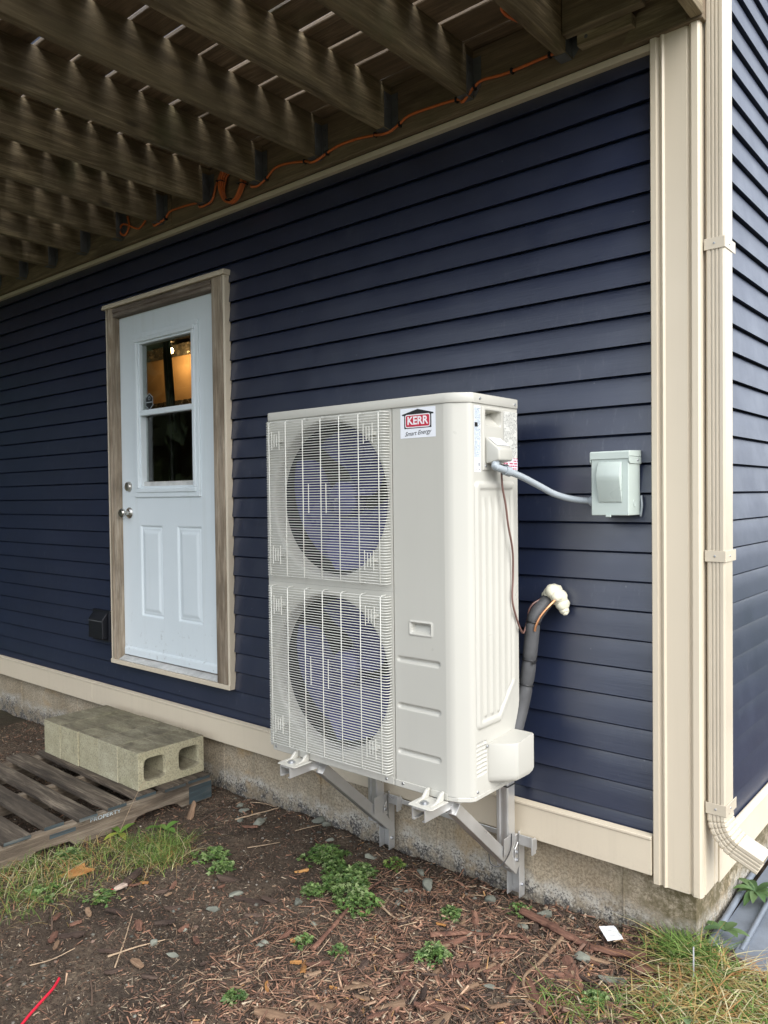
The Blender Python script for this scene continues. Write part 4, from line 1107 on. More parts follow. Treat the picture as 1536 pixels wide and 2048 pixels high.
# ================================================================ disconnect box
db = thing('disconnect_box', 'grey-green metal disconnect box mounted on the siding near the corner post', 'electrical box', (-0.106, 0, 1.47))
def dpart(mb, name, mat=None, **kw): return at(db, mb, name, mat or MT['boxgrey'], **kw)
dpart(MB().box(-0.172, -0.040, -0.100, -0.002, 1.474, 1.672), 'body', bevel=0.0025)
dpart(MB().prism([(-0.104, 1.664), (-0.104, 1.687), (-0.098, 1.691), (0.0, 1.694), (0.0, 1.6725), (-0.1005, 1.6725), (-0.1005, 1.664)], 0, -0.1755, -0.0365), 'lid', bevel=0.001, seg=1)
for x in (-0.1755, -0.0385): dpart(MB().prism([(-0.104, 1.6715), (0.0, 1.6715), (0.0, 1.648), (-0.096, 1.648), (-0.104, 1.656)], 0, x, x + 0.002), 'lid_ear', bevel=0.0006, seg=1)
hp_ = [(-0.1003, 1.656), (-0.107, 1.651), (-0.117, 1.635), (-0.1235, 1.613), (-0.125, 1.603), (-0.122, 1.588), (-0.1045, 1.520), (-0.1003, 1.517)]
dpart(MB().prism(hp_, 0, -0.144, -0.062), 'raised_cover', bevel=0.002, seg=2, smooth=25)
dpart(MB().lathe([(0.0, 0.0), (0.013, 0.0), (0.013, 0.0012), (0.010, 0.0012), (0.010, 0.0004), (0.0, 0.0004)], (-0.0399, -0.05, 1.515), 'x', 20), 'knockout', smooth=30)
dpart(MB().box(-0.118, -0.100, -0.108, -0.100, 1.468, 1.476), 'latch', bevel=0.002)
dpart(MB().lathe([(0.0, 0.002), (0.004, 0.0015), (0.005, 0.0), (0.0, 0.0)], (-0.0364, -0.03, 1.66), 'x', 10), 'screw', MT['galv'])
cb = thing('caulk_bead', 'thin grey sealant bead behind the lower edge of the disconnect box', 'sealant', (-0.03, -0.004, 1.5))
at(cb, MB().tube(catmull([(-0.036, -0.004, 1.54), (-0.033, -0.006, 1.51), (-0.035, -0.006, 1.485), (-0.038, -0.004, 1.470)]), 0.004, 8), 'bead', MT['conduit'], smooth=60)

# ================================================================ downspout
ds = thing('downspout', 'beige ribbed aluminium downspout on the corner post with a kicked-out elbow', 'downspout', (0.21, 0.03, 0.4))
X0, X1, Y0, Y1 = 0.1805, 0.240, -0.012, 0.074
def dprof():
    o = [(X0 + 0.006, Y1), (X0, Y1 - 0.006), (X0, Y0 + 0.006), (X0 + 0.006, Y0)]
    for xr in (0.198, 0.2095, 0.221):
        o += [(xr - 0.0035, Y0), (xr - 0.0015, Y0 + 0.0035), (xr + 0.0015, Y0 + 0.0035), (xr + 0.0035, Y0)]
    o += [(X1 - 0.006, Y0), (X1, Y0 + 0.006), (X1, Y1 - 0.006), (X1 - 0.006, Y1)]
    return o
at(ds, MB().prism(dprof(), 2, 1.335, 6.0), 'pipe', MT['beige_alu'], smooth=30)
at(ds, MB().prism([(0.2103 + (a - 0.2103) * 0.97, 0.031 + (b - 0.031) * 0.97) for a, b in dprof()], 2, 0.50, 1.334), 'pipe', MT['beige_alu'], smooth=30)
for z in (2.340, 1.343, 0.525):
    m = MB(); zz = 0.018
    for (a, b) in (((X0 - 0.002, Y0 - 0.0025), (X1 + 0.0015, Y0 - 0.0005)), ((X1 + 0.0005, Y0 - 0.001), (X1 + 0.0025, Y1 + 0.02)), ((X0 - 0.004, Y0 - 0.0015), (X0 - 0.002, Y1 + 0.02))):
        m.box(a[0], b[0], a[1], b[1], z - zz, z + zz)
    st = at(ds, m, 'strap', MT['beige_alu'], bevel=0.0006, seg=1)
    for (p, ax) in (((0.2085, Y0 - 0.0025, z), 'y'), ((X1 + 0.0025, 0.03, z), 'x')):
        sm = MB().lathe([(0.0, 0.002), (0.003, 0.0016), (0.004, 0.0), (0.0, 0.0)], p, ax, 10, -1 if ax == 'y' else 1).obj('rivet', MT['galv'], st)
# corrugated elbow
m = MB(); cx_, cz_ = 0.2103 + 0.105, 0.505; prof2 = [(a - 0.2103, b - 0.031) for a, b in dprof()]
path = [(0.2103, 0.512, 0.0)]
for k in range(61):
    a = R(66) * k / 60; path.append((cx_ - 0.105 * math.cos(a), 0.500 - 0.105 * math.sin(a), a))
ex, ez, ea = path[-1]
for k in (0.03, 0.075): path.append((ex + k * math.sin(ea), ez - k * math.cos(ea), ea))
for i, (x, z, a) in enumerate(path):
    q = i - 1
    g = 1.02
    if 3 < q < 58: g = 1.035 - 0.085 * (q % 9 == 0) - 0.03 * (q % 9 in (1, 8))
    if i == 0: g = 0.96
    for (u, w) in prof2:
        m.v.append((x + u * g * math.cos(a), 0.031 + w * g, z + u * g * math.sin(a)))
n = len(prof2)
for i in range(len(path) - 1):
    for k in range(n):
        k2 = (k + 1) % n; m.f.append([i * n + k, i * n + k2, (i + 1) * n + k2, (i + 1) * n + k])
at(ds, m, 'elbow', MT['beige_alu'], smooth=30)

# ================================================================ orange cord on the ledger
oc = thing('extension_cord', 'orange extension cord clipped in waves along the deck ledger', 'cord', (-1.2, -0.05, 3.08))
CORD = [[-1.978, -0.052, 3.083], [-1.944, -0.075, 3.064], [-1.904, -0.07, 3.061], [-1.863, -0.052, 3.091], [-1.805, -0.05, 3.123], [-1.717, -0.05, 3.121], [-1.593, -0.052, 3.095], [-1.532, -0.08, 3.064], [-1.493, -0.075, 3.066], [-1.452, -0.052, 3.094], [-1.383, -0.05, 3.106], [-1.282, -0.05, 3.103], [-1.182, -0.052, 3.088], [-1.103, -0.08, 3.060], [-1.063, -0.075, 3.063], [-1.033, -0.052, 3.092], [-0.987, -0.05, 3.11], [-0.877, -0.05, 3.107], [-0.744, -0.052, 3.094], [-0.706, -0.075, 3.063], [-0.681, -0.07, 3.084], [-0.664, -0.052, 3.117], [-0.625, -0.05, 3.13], [-0.522, -0.05, 3.118], [-0.362, -0.05, 3.119], [-0.32, -0.05, 3.118], [-0.306, -0.06, 3.12], [-0.309, -0.16, 3.11], [-0.306, -0.301, 3.10], [-0.322, -0.37, 3.1], [-0.320, -0.413, 3.1], [-0.309, -0.47, 3.105], [-0.309, -0.8, 3.11], [-0.309, -1.5, 3.11]]
COIL = [[-2.188, -0.06, 3.187], [-2.201, -0.06, 3.132], [-2.17, -0.06, 3.066], [-2.123, -0.06, 3.039], [-2.072, -0.06, 3.049], [-2.032, -0.06, 3.095], [-2.016, -0.06, 3.126], [-2.02, -0.06, 3.19], [-2.06, -0.06, 3.225], [-2.12, -0.06, 3.235], [-2.17, -0.06, 3.22]]
at(oc, MB().tube(catmull(CORD), 0.0055, 8), 'cord', MT['orange'], smooth=60)
for k in range(7):
    c = Vector((-2.11, -0.06, 3.13)); L = []
    for p in COIL + COIL[:1]:
        q = Vector(p); q = c + (q - c) * (0.80 + 0.04 * k); q.y = -0.056 - 0.009 * (k % 3); q.z -= 0.004 * (6 - k); L.append(q)
    at(oc, MB().tube(catmull(L), 0.0052, 8, caps=False), 'coil_loop', MT['orange'], smooth=60)
for (x, y, z) in ((-2.195, -0.065, 3.16), (-2.03, -0.065, 3.105), (-2.12, -0.065, 3.048)):
    at(oc, MB().tube([(x - 0.025, -0.048, z + 0.006), (x - 0.02, -0.082, z + 0.003), (x + 0.02, -0.082, z - 0.003), (x + 0.025, -0.048, z - 0.006)], 0.003, 6), 'tie', MT['black'])
C2 = [[-2.811, -0.055, 3.085], [-2.768, -0.075, 3.067], [-2.705, -0.052, 3.096], [-2.643, -0.05, 3.126], [-2.414, -0.052, 3.109], [-2.355, -0.078, 3.066], [-2.291, -0.052, 3.089], [-2.252, -0.052, 3.158], [-2.213, -0.052, 3.211]]
C3 = [[-3.077, -0.052, 3.196], [-3.063, -0.052, 3.138], [-3.099, -0.056, 3.094], [-3.139, -0.06, 3.109], [-3.143, -0.06, 3.145], [-3.095, -0.062, 3.154], [-2.986, -0.052, 3.106], [-2.935, -0.052, 3.108], [-2.85, -0.052, 3.15], [-2.811, -0.055, 3.085]]
at(oc, MB().tube(catmull(C2), 0.0055, 8), 'cord', MT['orange'], smooth=60)
at(oc, MB().tube(catmull(C3), 0.0055, 8), 'cord', MT['orange'], smooth=60)
for (x, z) in ((-1.17, 3.088), (-1.035, 3.09), (-1.455, 3.094), (-1.60, 3.097), (-1.865, 3.09), (-0.50, 3.118), (-0.665, 3.115), (-0.345, 3.119), (-0.75, 3.095), (-2.70, 3.098)):
    at(oc, MB().box(x - 0.005, x + 0.005, -0.060, -0.0405, z - 0.010, z + 0.010), 'clip', MT['black'], bevel=0.002, seg=1)

# ================================================================ pallet and concrete blocks
pal = thing('pallet', 'weathered grey wooden pallet with traces of blue paint beside the foundation', 'pallet', (-2.31, -0.12, 0.0))
pal.rotation_euler = (0, 0, R(-1.5))
def rough_board(x0, x1, y0, y1, z0, z1, seed, nx=26, ny=5):
    """board with splintered edges and worn, slightly cupped top"""
    m = MB(); xs_ = [x0 + (x1 - x0) * i / nx for i in range(nx + 1)]; ys_ = [y0 + (y1 - y0) * j / ny for j in range(ny + 1)]
    for top in (1, 0):
        for j, y in enumerate(ys_):
            for i, x in enumerate(xs_):
                e = 0.004 * (float(fbm(x * 14, seed * 3.3 + j, 3, 5)) - 0.5) if j in (0, ny) else 0
                q = 0.008 * (float(fbm(y * 40, seed * 9.1 + i, 2, 6)) - 0.5) if i in (0, nx) else 0
                dz = 0.003 * (float(fbm(x * 6, y * 60 + seed, 3, 4)) - 0.5) + 0.0025 * (abs(j / ny - 0.5) * 2) ** 2 * (-1)
                m.v.append((x + q, y + e, (z1 + dz) if top else z0))
    n1 = (nx + 1) * (ny + 1)
    for j in range(ny):
        for i in range(nx):
            a = j * (nx + 1) + i
            m.f.append([a, a + 1, a + nx + 2, a + nx + 1]); m.f.append([n1 + a, n1 + a + nx + 1, n1 + a + nx + 2, n1 + a + 1])
    for i in range(nx):
        a, b = i, i + 1; m.f.append([a, n1 + a, n1 + b, b])
        a, b = ny * (nx + 1) + i, ny * (nx + 1) + i + 1; m.f.append([a, b, n1 + b, n1 + a])
    for j in range(ny):
        a, b = j * (nx + 1), (j + 1) * (nx + 1); m.f.append([a, b, n1 + b, n1 + a])
        a, b = a + nx, b + nx; m.f.append([a, n1 + a, n1 + b, b])
    return m
rows = [(-0.125, 0.010), (-0.268, -0.142), (-0.413, -0.300), (-0.570, -0.470), (-0.718, -0.624), (-0.862, -0.768), (-1.045, -0.925)]
for i, (y0, y1) in enumerate(rows):
    xr = 0.0 + 0.012 * math.sin(i * 2.3) + (0.018 if i == 4 else 0.0)
    m = rough_board(-1.085 + 0.015 * math.cos(i * 3.1), xr, y0, y1, 0.090, 0.1075 + (0.003 if i % 2 else 0), i + 1)
    m.obj('deck_board', MT['pallet_x'], pal, smooth=40)
    MB().box(xr + 0.0045, xr + 0.0065, y0 + 0.003, y1 - 0.003, 0.091, 0.105).obj('painted_end', MT['blue'], pal)
def stringer(x0, x1, seed):
    pts = [(0.02, 0.0), (-0.05, 0.0), (-0.16, 0.0), (-0.19, 0.030), (-0.24, 0.038), (-0.36, 0.038), (-0.41, 0.030), (-0.44, 0.0), (-0.72, 0.0), (-0.75, 0.030), (-0.90, 0.036), (-0.95, 0.0), (-1.06, 0.0)]
    m = MB(); N = len(pts)
    for x in (x0, x1):
        for (y, z) in pts: m.v.append((x, y, z - 0.02))
        for (y, z) in pts: m.v.append((x, y, 0.0895))
    for k in range(N - 1):
        m.f.append([k, k + 1, N + k + 1, N + k]); m.f.append([2 * N + k, 3 * N + k, 3 * N + k + 1, 2 * N + k + 1])
        m.f.append([k, 2 * N + k, 2 * N + k + 1, k + 1]); m.f.append([N + k, N + k + 1, 3 * N + k + 1, 3 * N + k])
    m.f.append([0, N, 3 * N, 2 * N]); m.f.append([N - 1, 3 * N - 1, 4 * N - 1, 2 * N - 1])
    return m
for xx in (-0.036, -0.55, -1.07):
    stringer(xx, xx + 0.037, 1).obj('stringer', MT['pallet_y'], pal, bevel=0.002, seg=1)
MB().box(0.0015, 0.0030, -0.118, 0.019, -0.015, 0.072).obj('paint_patch', MT['blue'], pal)
MB().box(0.0015, 0.0030, -0.84, -0.72, 0.050, 0.068).obj('paint_patch', MT['blue'], pal)
MT['stencil'] = plain('faded_stencil_paint', (0.40, 0.47, 0.50), 0.8, var=0.3, vs=60)
tm = text_mb('PROPERTY', 0.026, 0, 0.0)
m = MB(); m.v = [(0.0038, -0.575 + p[0] * 1.25, 0.072 + p[1] * 0.95) for p in tm.v]; m.f = tm.f
m.obj('stencil_lettering', MT['stencil'], pal, recalc=False)

def block_mb():
    W_, D_, H_ = 0.19, 0.385, 0.19; n = 40; m = MB()
    A = [2 * math.pi * k / n + 0.0001 for k in range(n)]
    for cell in (0, 1):
        y0, y1 = (-D_ / 2, 0) if cell == 0 else (0, D_ / 2); cy = (y0 + y1) / 2 + (-0.004 if cell == 0 else 0.004)
        outer = []; inner = []
        for a in A:
            c, s_ = math.cos(a), math.sin(a)
            t_ = min(((y1 - cy) / c if c > 0 else (y0 - cy) / c), ((H_ / 2) / abs(s_)) if abs(s_) > 1e-6 else 1e9); outer.append([cy + c * t_, s_ * t_])
            k = (abs(c) ** 5 + abs(s_) ** 5) ** (-1 / 5); inner.append([cy + c * k * 0.062, s_ * k * 0.058])
        for (py, pz) in ((y0, -H_ / 2), (y0, H_ / 2), (y1, -H_ / 2), (y1, H_ / 2)):
            k = min(range(n), key=lambda i: (outer[i][0] - py) ** 2 + (outer[i][1] - pz) ** 2); outer[k] = [py, pz]
        b = len(m.v)
        for x in (-W_ / 2, W_ / 2):
            m.v += [(x, p[0], p[1] + H_ / 2) for p in outer]
        for (x, g) in ((-W_ / 2, 1.0), (-W_ / 2 + 0.012, 0.93), (W_ / 2 - 0.012, 0.90), (W_ / 2, 1.0)):
            m.v += [(x, cy + (p[0] - cy) * g, p[1] * g + H_ / 2) for p in inner]
        for k in range(n):
            k2 = (k + 1) % n
            m.f.append([b + k, b + 2 * n + k, b + 2 * n + k2, b + k2])
            m.f.append([b + n + k, b + n + k2, b + 5 * n + k2, b + 5 * n + k])
            for q in (2, 3, 4): m.f.append([b + q * n + k, b + (q + 1) * n + k, b + (q + 1) * n + k2, b + q * n + k2])
            ym = (outer[k][0] + outer[k2][0]) / 2
            if abs(ym) > 0.0005: m.f.append([b + k, b + k2, b + n + k2, b + n + k])
    return m
bme = block_mb().mesh('concrete_block', weld=True)
_bm = bmesh.new(); _bm.from_mesh(bme)
_es = [e for e in _bm.edges if len(e.link_faces) == 2 and e.calc_face_angle(0) > 1.2]
bmesh.ops.bevel(_bm, geom=_es, offset=0.0024, segments=1, affect='EDGES', clamp_overlap=True)
_bm.to_mesh(bme); _bm.free()
names = ['concrete block at the open hollow end of the row, nearest the heat pump', 'second concrete block from the hollow end of the row on the pallet',
         'middle concrete block of the five on the pallet', 'fourth concrete block from the hollow end of the row on the pallet', 'farthest concrete block of the row, beside the bare soil']
for i in range(5):
    o = mesh_obj('concrete_block', bme, MT['block'])
    o.location = (-2.462 - i * 0.1940, -0.292 + rnd.uniform(-0.004, 0.004), 0.1085 + rnd.uniform(0, 0.0015)); o.rotation_euler = (0, 0, R(rnd.uniform(-0.6, 0.6) - 1.0 + (180 if i % 2 else 0)))
    tag(o, names[i], 'concrete block', 'concrete blocks in a row on the pallet')
st = thing('dry_straw', 'single pale straw hanging from the front hollow of the concrete blocks', 'straw', (-2.36, -0.46, 0.15))
at(st, MB().tube(catmull([(-2.40, -0.42, 0.145), (-2.355, -0.475, 0.150), (-2.335, -0.52, 0.12), (-2.29, -0.60, 0.06), (-2.262, -0.66, 0.0)]), 0.0010, 5), 'stem', MT['twig'], smooth=60)

# ================================================================ splash tray at the corner
tr = thing('splash_tray', 'slate grey plastic drain tray half hidden in grass below the downspout', 'tray', (0.25, 0.3, 0.02))
def tz(x, y): return 0.030 + 0.004 * (float(fbm(x * 5, y * 5, 2, 3)) - 0.5)
at(tr, MB().grid(list(np.linspace(0.165, 0.48, 14)), list(np.linspace(0.03, 1.25, 40)), lambda u, v: (u, v, tz(u, v))), 'tray_floor', MT['tray'], recalc=False, smooth=60)
at(tr, MB().tube([(0.162, 0.0, 0.030), (0.162, 0.2, 0.042), (0.146, 0.62, 0.044), (0.150, 1.25, 0.046)], 0.011, 10), 'rim', MT['tray'], smooth=60)
at(tr, MB().tube([(0.258, 0.085, 0.036), (0.255, 0.2, 0.040), (0.246, 0.5, 0.042), (0.25, 1.2, 0.042)], 0.009, 8), 'rib', MT['tray'], smooth=60)
m = MB(); pts = []
for k in range(24):
    a = math.pi * (0.0 + 1.0 * k / 23) + math.pi; pts.append((0.305 + 0.062 * math.cos(a), 0.075 + 0.085 * math.sin(a)))
m.prism(pts + [(0.367, 0.12), (0.243, 0.12)], 2, 0.036, 0.041)
at(tr, m, 'end_flap', MT['tray'], bevel=0.0015, seg=1)
at(tr, MB().lathe([(0.0, 0.0), (0.0045, 0.0), (0.0045, 0.0006), (0.0, 0.0006)], (0.302, 0.035, 0.0412), 'z', 12), 'bolt_hole', MT['black'])
pt = thing('plastic_scrap', 'flat dark grey plastic scrap lying in the dry grass near the corner', 'scrap', (0.225, -0.215, gh(0.225, -0.215)))
m = MB().prism([(-0.03, -0.045), (0.02, -0.055), (0.035, 0.03), (-0.015, 0.05)], 2, 0.012, 0.015)
m.obj('sheet', MT['tray'], pt, rot=(0.1, 0.12, 0.2))
rd = thing('thin_rod', 'thin grey metal rod standing in the dry grass by the plastic scrap', 'rod', (0.20, -0.20, gh(0.2, -0.2)))
MB().tube([(0.0, 0.0, -0.02), (-0.004, 0.012, 0.055), (-0.01, 0.03, 0.125)], 0.0025, 6).obj('rod', MT['galv'], rd, smooth=60)

# ================================================================ litter
def on_ground(pts, dz=0.0): return [(p[0], p[1], gh(p[0], p[1]) + dz) for p in pts]
tg = thing('paper_tag', 'crumpled white paper tag lying beside the foundation at the corner', 'paper', (-0.113, -0.093, gh(-0.113, -0.093) + 0.026))
cor = [(-0.165, -0.076), (-0.127, -0.038), (-0.060, -0.113), (-0.102, -0.145)]
m = MB()
def tagp(u, v):
    a = Vector(cor[0]).lerp(Vector(cor[1]), u); b = Vector(cor[3]).lerp(Vector(cor[2]), u); p = a.lerp(b, v)
    return (p.x + 0.113, p.y + 0.093, 0.006 * (float(fbm(u * 4, v * 5, 3, 3)) - 0.4) + 0.010 * v * u)
m.grid(list(np.linspace(0, 1, 12)), list(np.linspace(0, 1, 16)), tagp); m.obj('sheet', MT['paper'], tg, recalc=False, smooth=60)
rw = thing('red_wire', 'bright red wire offcut curved on the soil in the near corner', 'wire', (-1.35, -1.47, gh(-1.35, -1.47)))
for q in range(2):
    at(rw, MB().tube(catmull([(x + 0.006 * q, y - 0.004 * q, gh(x, y) + 0.012 + 0.006 * q) for x, y in ((-1.405, -1.392), (-1.372, -1.428), (-1.345, -1.47), (-1.312, -1.532), (-1.27, -1.60), (-1.24, -1.68))]), 0.0035, 8), 'strand', MT['redwire'], smooth=60)
sh = thing('orange_shard', 'bright orange splintered wood shard lying in the grass near the pallet', 'wood shard', (-2.05, -0.985, gh(-2.05, -0.985) + 0.012))
MB().prism([(-0.075, -0.012), (-0.02, -0.035), (0.075, 0.005), (0.03, 0.02), (0.018, 0.052), (-0.028, 0.018)], 2, -0.004, 0.004).obj('splinter', MT['chip_o'], sh, rot=(0.25, -0.1, 0.75), bevel=0.001, seg=1)
ws = thing('wood_stub', 'broken stub of wood with a pale split end and red tip in the soil', 'wood shard', (-1.80, -0.915, gh(-1.80, -0.915) + 0.012))
MB().tube([(-0.05, 0.10, 0.01), (-0.02, 0.05, 0.012), (0.0, 0.0, 0.012)], [0.014, 0.016, 0.014], 8).obj('stub', MT['bark_d'], ws, smooth=40)
MT['split'] = plain('pale_split_wood', (0.40, 0.31, 0.25), 0.8, var=0.35, vs=40, bump=0.5)
MB().prism([(-0.012, 0.0), (0.012, 0.006), (0.014, -0.03), (0.006, -0.055), (-0.008, -0.04)], 2, 0.0, 0.012).obj('split_end', MT['split'], ws, bevel=0.003)
MB().prism([(-0.006, -0.055), (0.010, -0.05), (0.008, -0.07), (-0.002, -0.074)], 2, 0.001, 0.010).obj('red_tip', MT['redwire'], ws, bevel=0.003)

ROCKS = [[-1.614, 0.005, 0.088, 0.052], [-1.562, 0.0, 0.046, 0.036], [-0.828, -0.188, 0.048, 0.07], [-1.375, -0.799, 0.065, 0.035], [-1.393, -0.686, 0.062, 0.031], [-1.151, -0.574, 0.043, 0.039], [-1.052, -0.837, 0.052, 0.032], [-0.849, -0.348, 0.034, 0.03], [-0.911, -0.272, 0.044, 0.02], [-0.875, -0.245, 0.044, 0.022], [-0.935, -0.094, 0.032, 0.05], [-1.217, -0.257, 0.032, 0.032], [-1.194, -0.119, 0.056, 0.033], [-1.827, -0.193, 0.062, 0.052], [-1.007, -0.635, 0.025, 0.021], [-0.595, -0.09, 0.047, 0.056], [-0.376, -0.074, 0.059, 0.046], [-0.148, -0.236, 0.067, 0.047], [-0.028, -0.286, 0.095, 0.038], [-0.497, -0.34, 0.04, 0.024], [0.063, -0.278, 0.057, 0.026], [-0.403, -0.193, 0.041, 0.033], [-0.305, -0.559, 0.037, 0.03], [-1.242, -1.077, 0.06, 0.024], [-1.362, -1.072, 0.033, 0.029], [-1.357, -0.947, 0.025, 0.021], [-2.02, -0.12, 0.05, 0.04], [-1.95, -0.2, 0.035, 0.03], [-2.1, -0.08, 0.04, 0.03], [-1.45, -0.10, 0.045, 0.03]]
rock_lab = {0: 'broad flat stone against the foundation beneath the heat pump', 2: 'upright grey-green stone in the mulch below the right bracket arm', 15: 'pale rounded stone at the foot of the right bracket leg', 17: 'large green-grey stone beside the reddish bark root', 18: 'long yellowish stone near the grass at the corner', 3: 'angular grey stone on the open soil left of the weeds'}
def rock_mesh(seed, sx, sy, sz):
    bm = bmesh.new(); bmesh.ops.create_icosphere(bm, subdivisions=3, radius=0.5); rs = random.Random(seed)
    cuts_ = [(Vector((rs.gauss(0, 1), rs.gauss(0, 1), rs.gauss(0, 1))).normalized(), rs.uniform(0.20, 0.38)) for _ in range(11)]
    for v in bm.verts:
        p = v.co
        for d, h in cuts_:
            k = p.dot(d)
            if k > h: p -= d * (k - h) * 0.9
        v.co = Vector((p.x * sx, p.y * sy, p.z * sz)) * (1 + 0.10 * (float(fbm(p.x * 5 + seed, p.y * 5 + p.z * 3, 2, seed)) - 0.4))
    me = bpy.data.meshes.new('stone'); bm.to_mesh(me); bm.free()
    me.polygons.foreach_set('use_smooth', [True] * len(me.polygons)); me.set_sharp_from_angle(angle=R(38)); return me
for i, (x, y, w, h) in enumerate(ROCKS):
    hh = min(w, h) * (0.9 if i == 2 else 0.6)
    o = mesh_obj('stone', rock_mesh(i, w * 1.15, max(h, 0.025) * 1.25, max(hh, 0.018) * 1.3), MT['rock'])
    o.location = (x, y, gh(x, y) + hh * 0.35); o.rotation_euler = (rnd.uniform(-0.2, 0.2), rnd.uniform(-0.2, 0.2), 0.7 + rnd.uniform(-0.4, 0.4))
    tag(o, rock_lab.get(i, 'small grey-green stone half sunk in the bark mulch'), 'stone', 'stones scattered in the mulch')

STICKS = [[[-1.977, -0.213], [-1.897, 0.0]], [[-2.08, -0.03], [-1.932, 0.005]], [[-1.824, -0.059], [-1.791, 0.0]], [[-0.883, -0.765], [-0.904, -0.646], [-0.967, -0.444], [-0.996, -0.263]], [[-0.907, -0.398], [-0.781, -0.446], [-0.7, -0.388]], [[-0.785, -0.593], [-0.817, -0.516], [-0.795, -0.444]], [[-0.749, -0.723], [-0.729, -0.656]], [[-1.692, -0.373], [-1.596, -0.267]], [[-0.75, -0.322], [-0.712, -0.327], [-0.668, -0.284]], [[-0.613, -0.458], [-0.508, -0.368], [-0.365, -0.288]], [[-0.445, -0.119], [-0.337, -0.141], [-0.256, -0.167], [-0.172, -0.163], [-0.095, -0.167], [0.026, -0.141]], [[-0.251, -0.175], [-0.243, -0.336], [-0.238, -0.468], [-0.179, -0.531]], [[-0.184, -0.541], [-0.091, -0.595]], [[-0.33, -0.55], [-0.337, -0.406]], [[-0.25, -0.086], [-0.164, -0.168], [-0.108, -0.237]], [[-0.458, -0.447], [-0.38, -0.425]], [[-0.025, -0.415], [0.037, -0.33]], [[-0.58, -0.779], [-0.536, -0.703], [-0.469, -0.663]], [[-0.954, -0.923], [-0.934, -0.854]], [[-0.849, -1.054], [-0.839, -1.016]], [[-1.733, -1.253], [-1.892, -1.179]], [[-1.219, -1.384], [-1.342, -1.321]], [[-1.639, -0.134], [-1.57, 0.0]], [[-1.412, -1.218], [-1.349, -1.034]], [[-2.114, -0.317], [-2.18, -0.049]], [[-1.58, -1.405], [-1.543, -1.265]], [[-0.626, -0.988], [-0.571, -0.871]], [[-1.34, -1.234], [-1.59, -1.012]]]
srad = {3: (0.010, 'bark_r', 'dark red-brown branch slanting across the weeds'), 9: (0.013, 'bark_r', 'straight reddish bark strip on the mulch below the right bracket'), 10: (0.019, 'bark_r', 'long red-brown root lying along the foundation near the paper tag'), 11: (0.008, 'chip_t', 'bent tan stick running from the red root towards the grass'), 0: (0.006, 'twig', 'pale straight stick by the foundation beyond the pallet'), 4: (0.005, 'twig', 'pale curved root beside the middle of the mulch'), 12: (0.008, 'chip_t', 'yellowish split stick at the bottom edge'), 14: (0.0035, 'twig_d', 'thin blackish twig crossing the red root'), 17: (0.0035, 'twig_d', 'long thin dark twig on the near chips')}
for i, s_ in enumerate(STICKS):
    r_, mt, lb = srad.get(i, (rnd.uniform(0.0022, 0.0048), rnd.choice(['twig', 'twig_d', 'twig']), 'thin dry twig lying loose on the soil'))
    mm = s_ if len(s_) > 2 else [s_[0], [(s_[0][0] + s_[1][0]) / 2 + rnd.uniform(-0.012, 0.012), (s_[0][1] + s_[1][1]) / 2 + rnd.uniform(-0.012, 0.012)], s_[1]]
    pth = catmull(on_ground(mm, r_ * 0.7 + 0.004), 8)
    c0 = Vector(pth[0]); n = len(pth)
    rad = [r_ * (0.75 + 0.5 * float(fbm(k * 0.9, i * 7.7, 3, 2))) * (1 - 0.55 * k / n if i != 10 else 1 - 0.25 * k / n) for k in range(n)]
    pth = [Vector(p) - c0 + Vector((0, 0, r_ * 0.5 * (float(fbm(k * 0.6, i * 3.1, 2, 7)) - 0.4))) for k, p in enumerate(pth)]
    mbs = MB().tube(pth, rad, 9, squash=0.7)
    nm = 'bark_root' if r_ > 0.009 else 'stick'
    o = mbs.obj(nm, MT[mt], loc=tuple(c0), smooth=50); tag(o, lb, 'stick', 'sticks and roots on the ground')

BARK = [[-1.295, -0.643, 0.207, 0.048], [-0.965, -0.746, 0.068, 0.028], [-1.324, -0.395, 0.06, 0.023], [-0.839, -0.85, 0.023, 0.054], [-0.873, -0.852, 0.039, 0.023], [-0.785, -0.862, 0.057, 0.03], [-0.624, -0.378, 0.037, 0.016], [-0.815, -0.807, 0.077, 0.027], [-0.629, -0.815, 0.089, 0.026], [-0.643, -0.94, 0.108, 0.04], [-0.716, -1.065, 0.152, 0.025], [-0.69, -0.863, 0.026, 0.022], [-0.927, -1.06, 0.038, 0.015], [-0.489, -0.839, 0.107, 0.036], [-0.843, -1.003, 0.015, 0.026], [-0.582, -0.803, 0.018, 0.062], [-0.207, -0.482, 0.037, 0.067], [-0.134, -0.343, 0.069, 0.095], [-0.139, -0.526, 0.055, 0.073], [-0.172, -0.383, 0.057, 0.057], [-0.37, -0.363, 0.098, 0.031], [0.069, -0.183, 0.136, 0.077], [-0.424, -0.595, 0.056, 0.022], [-0.294, -0.699, 0.053, 0.014], [-0.234, -0.623, 0.072, 0.013], [-0.551, -0.271, 0.041, 0.049], [-1.76, -0.854, 0.037, 0.019], [-1.885, -0.65, 0.034, 0.039], [-2.18, -0.335, 0.038, 0.09], [-1.515, -0.613, 0.115, 0.023], [-1.433, -0.977, 0.085, 0.021], [-1.635, -1.047, 0.088, 0.018], [-1.188, -1.2, 0.058, 0.039], [-1.647, -1.228, 0.108, 0.03], [-0.492, -0.7, 0.092, 0.026], [-0.378, -0.748, 0.125, 0.029], [-0.42, -0.527, 0.095, 0.027], [-0.532, -0.453, 0.118, 0.024], [-0.051, -0.489, 0.091, 0.033], [-0.595, -0.594, 0.096, 0.027]]
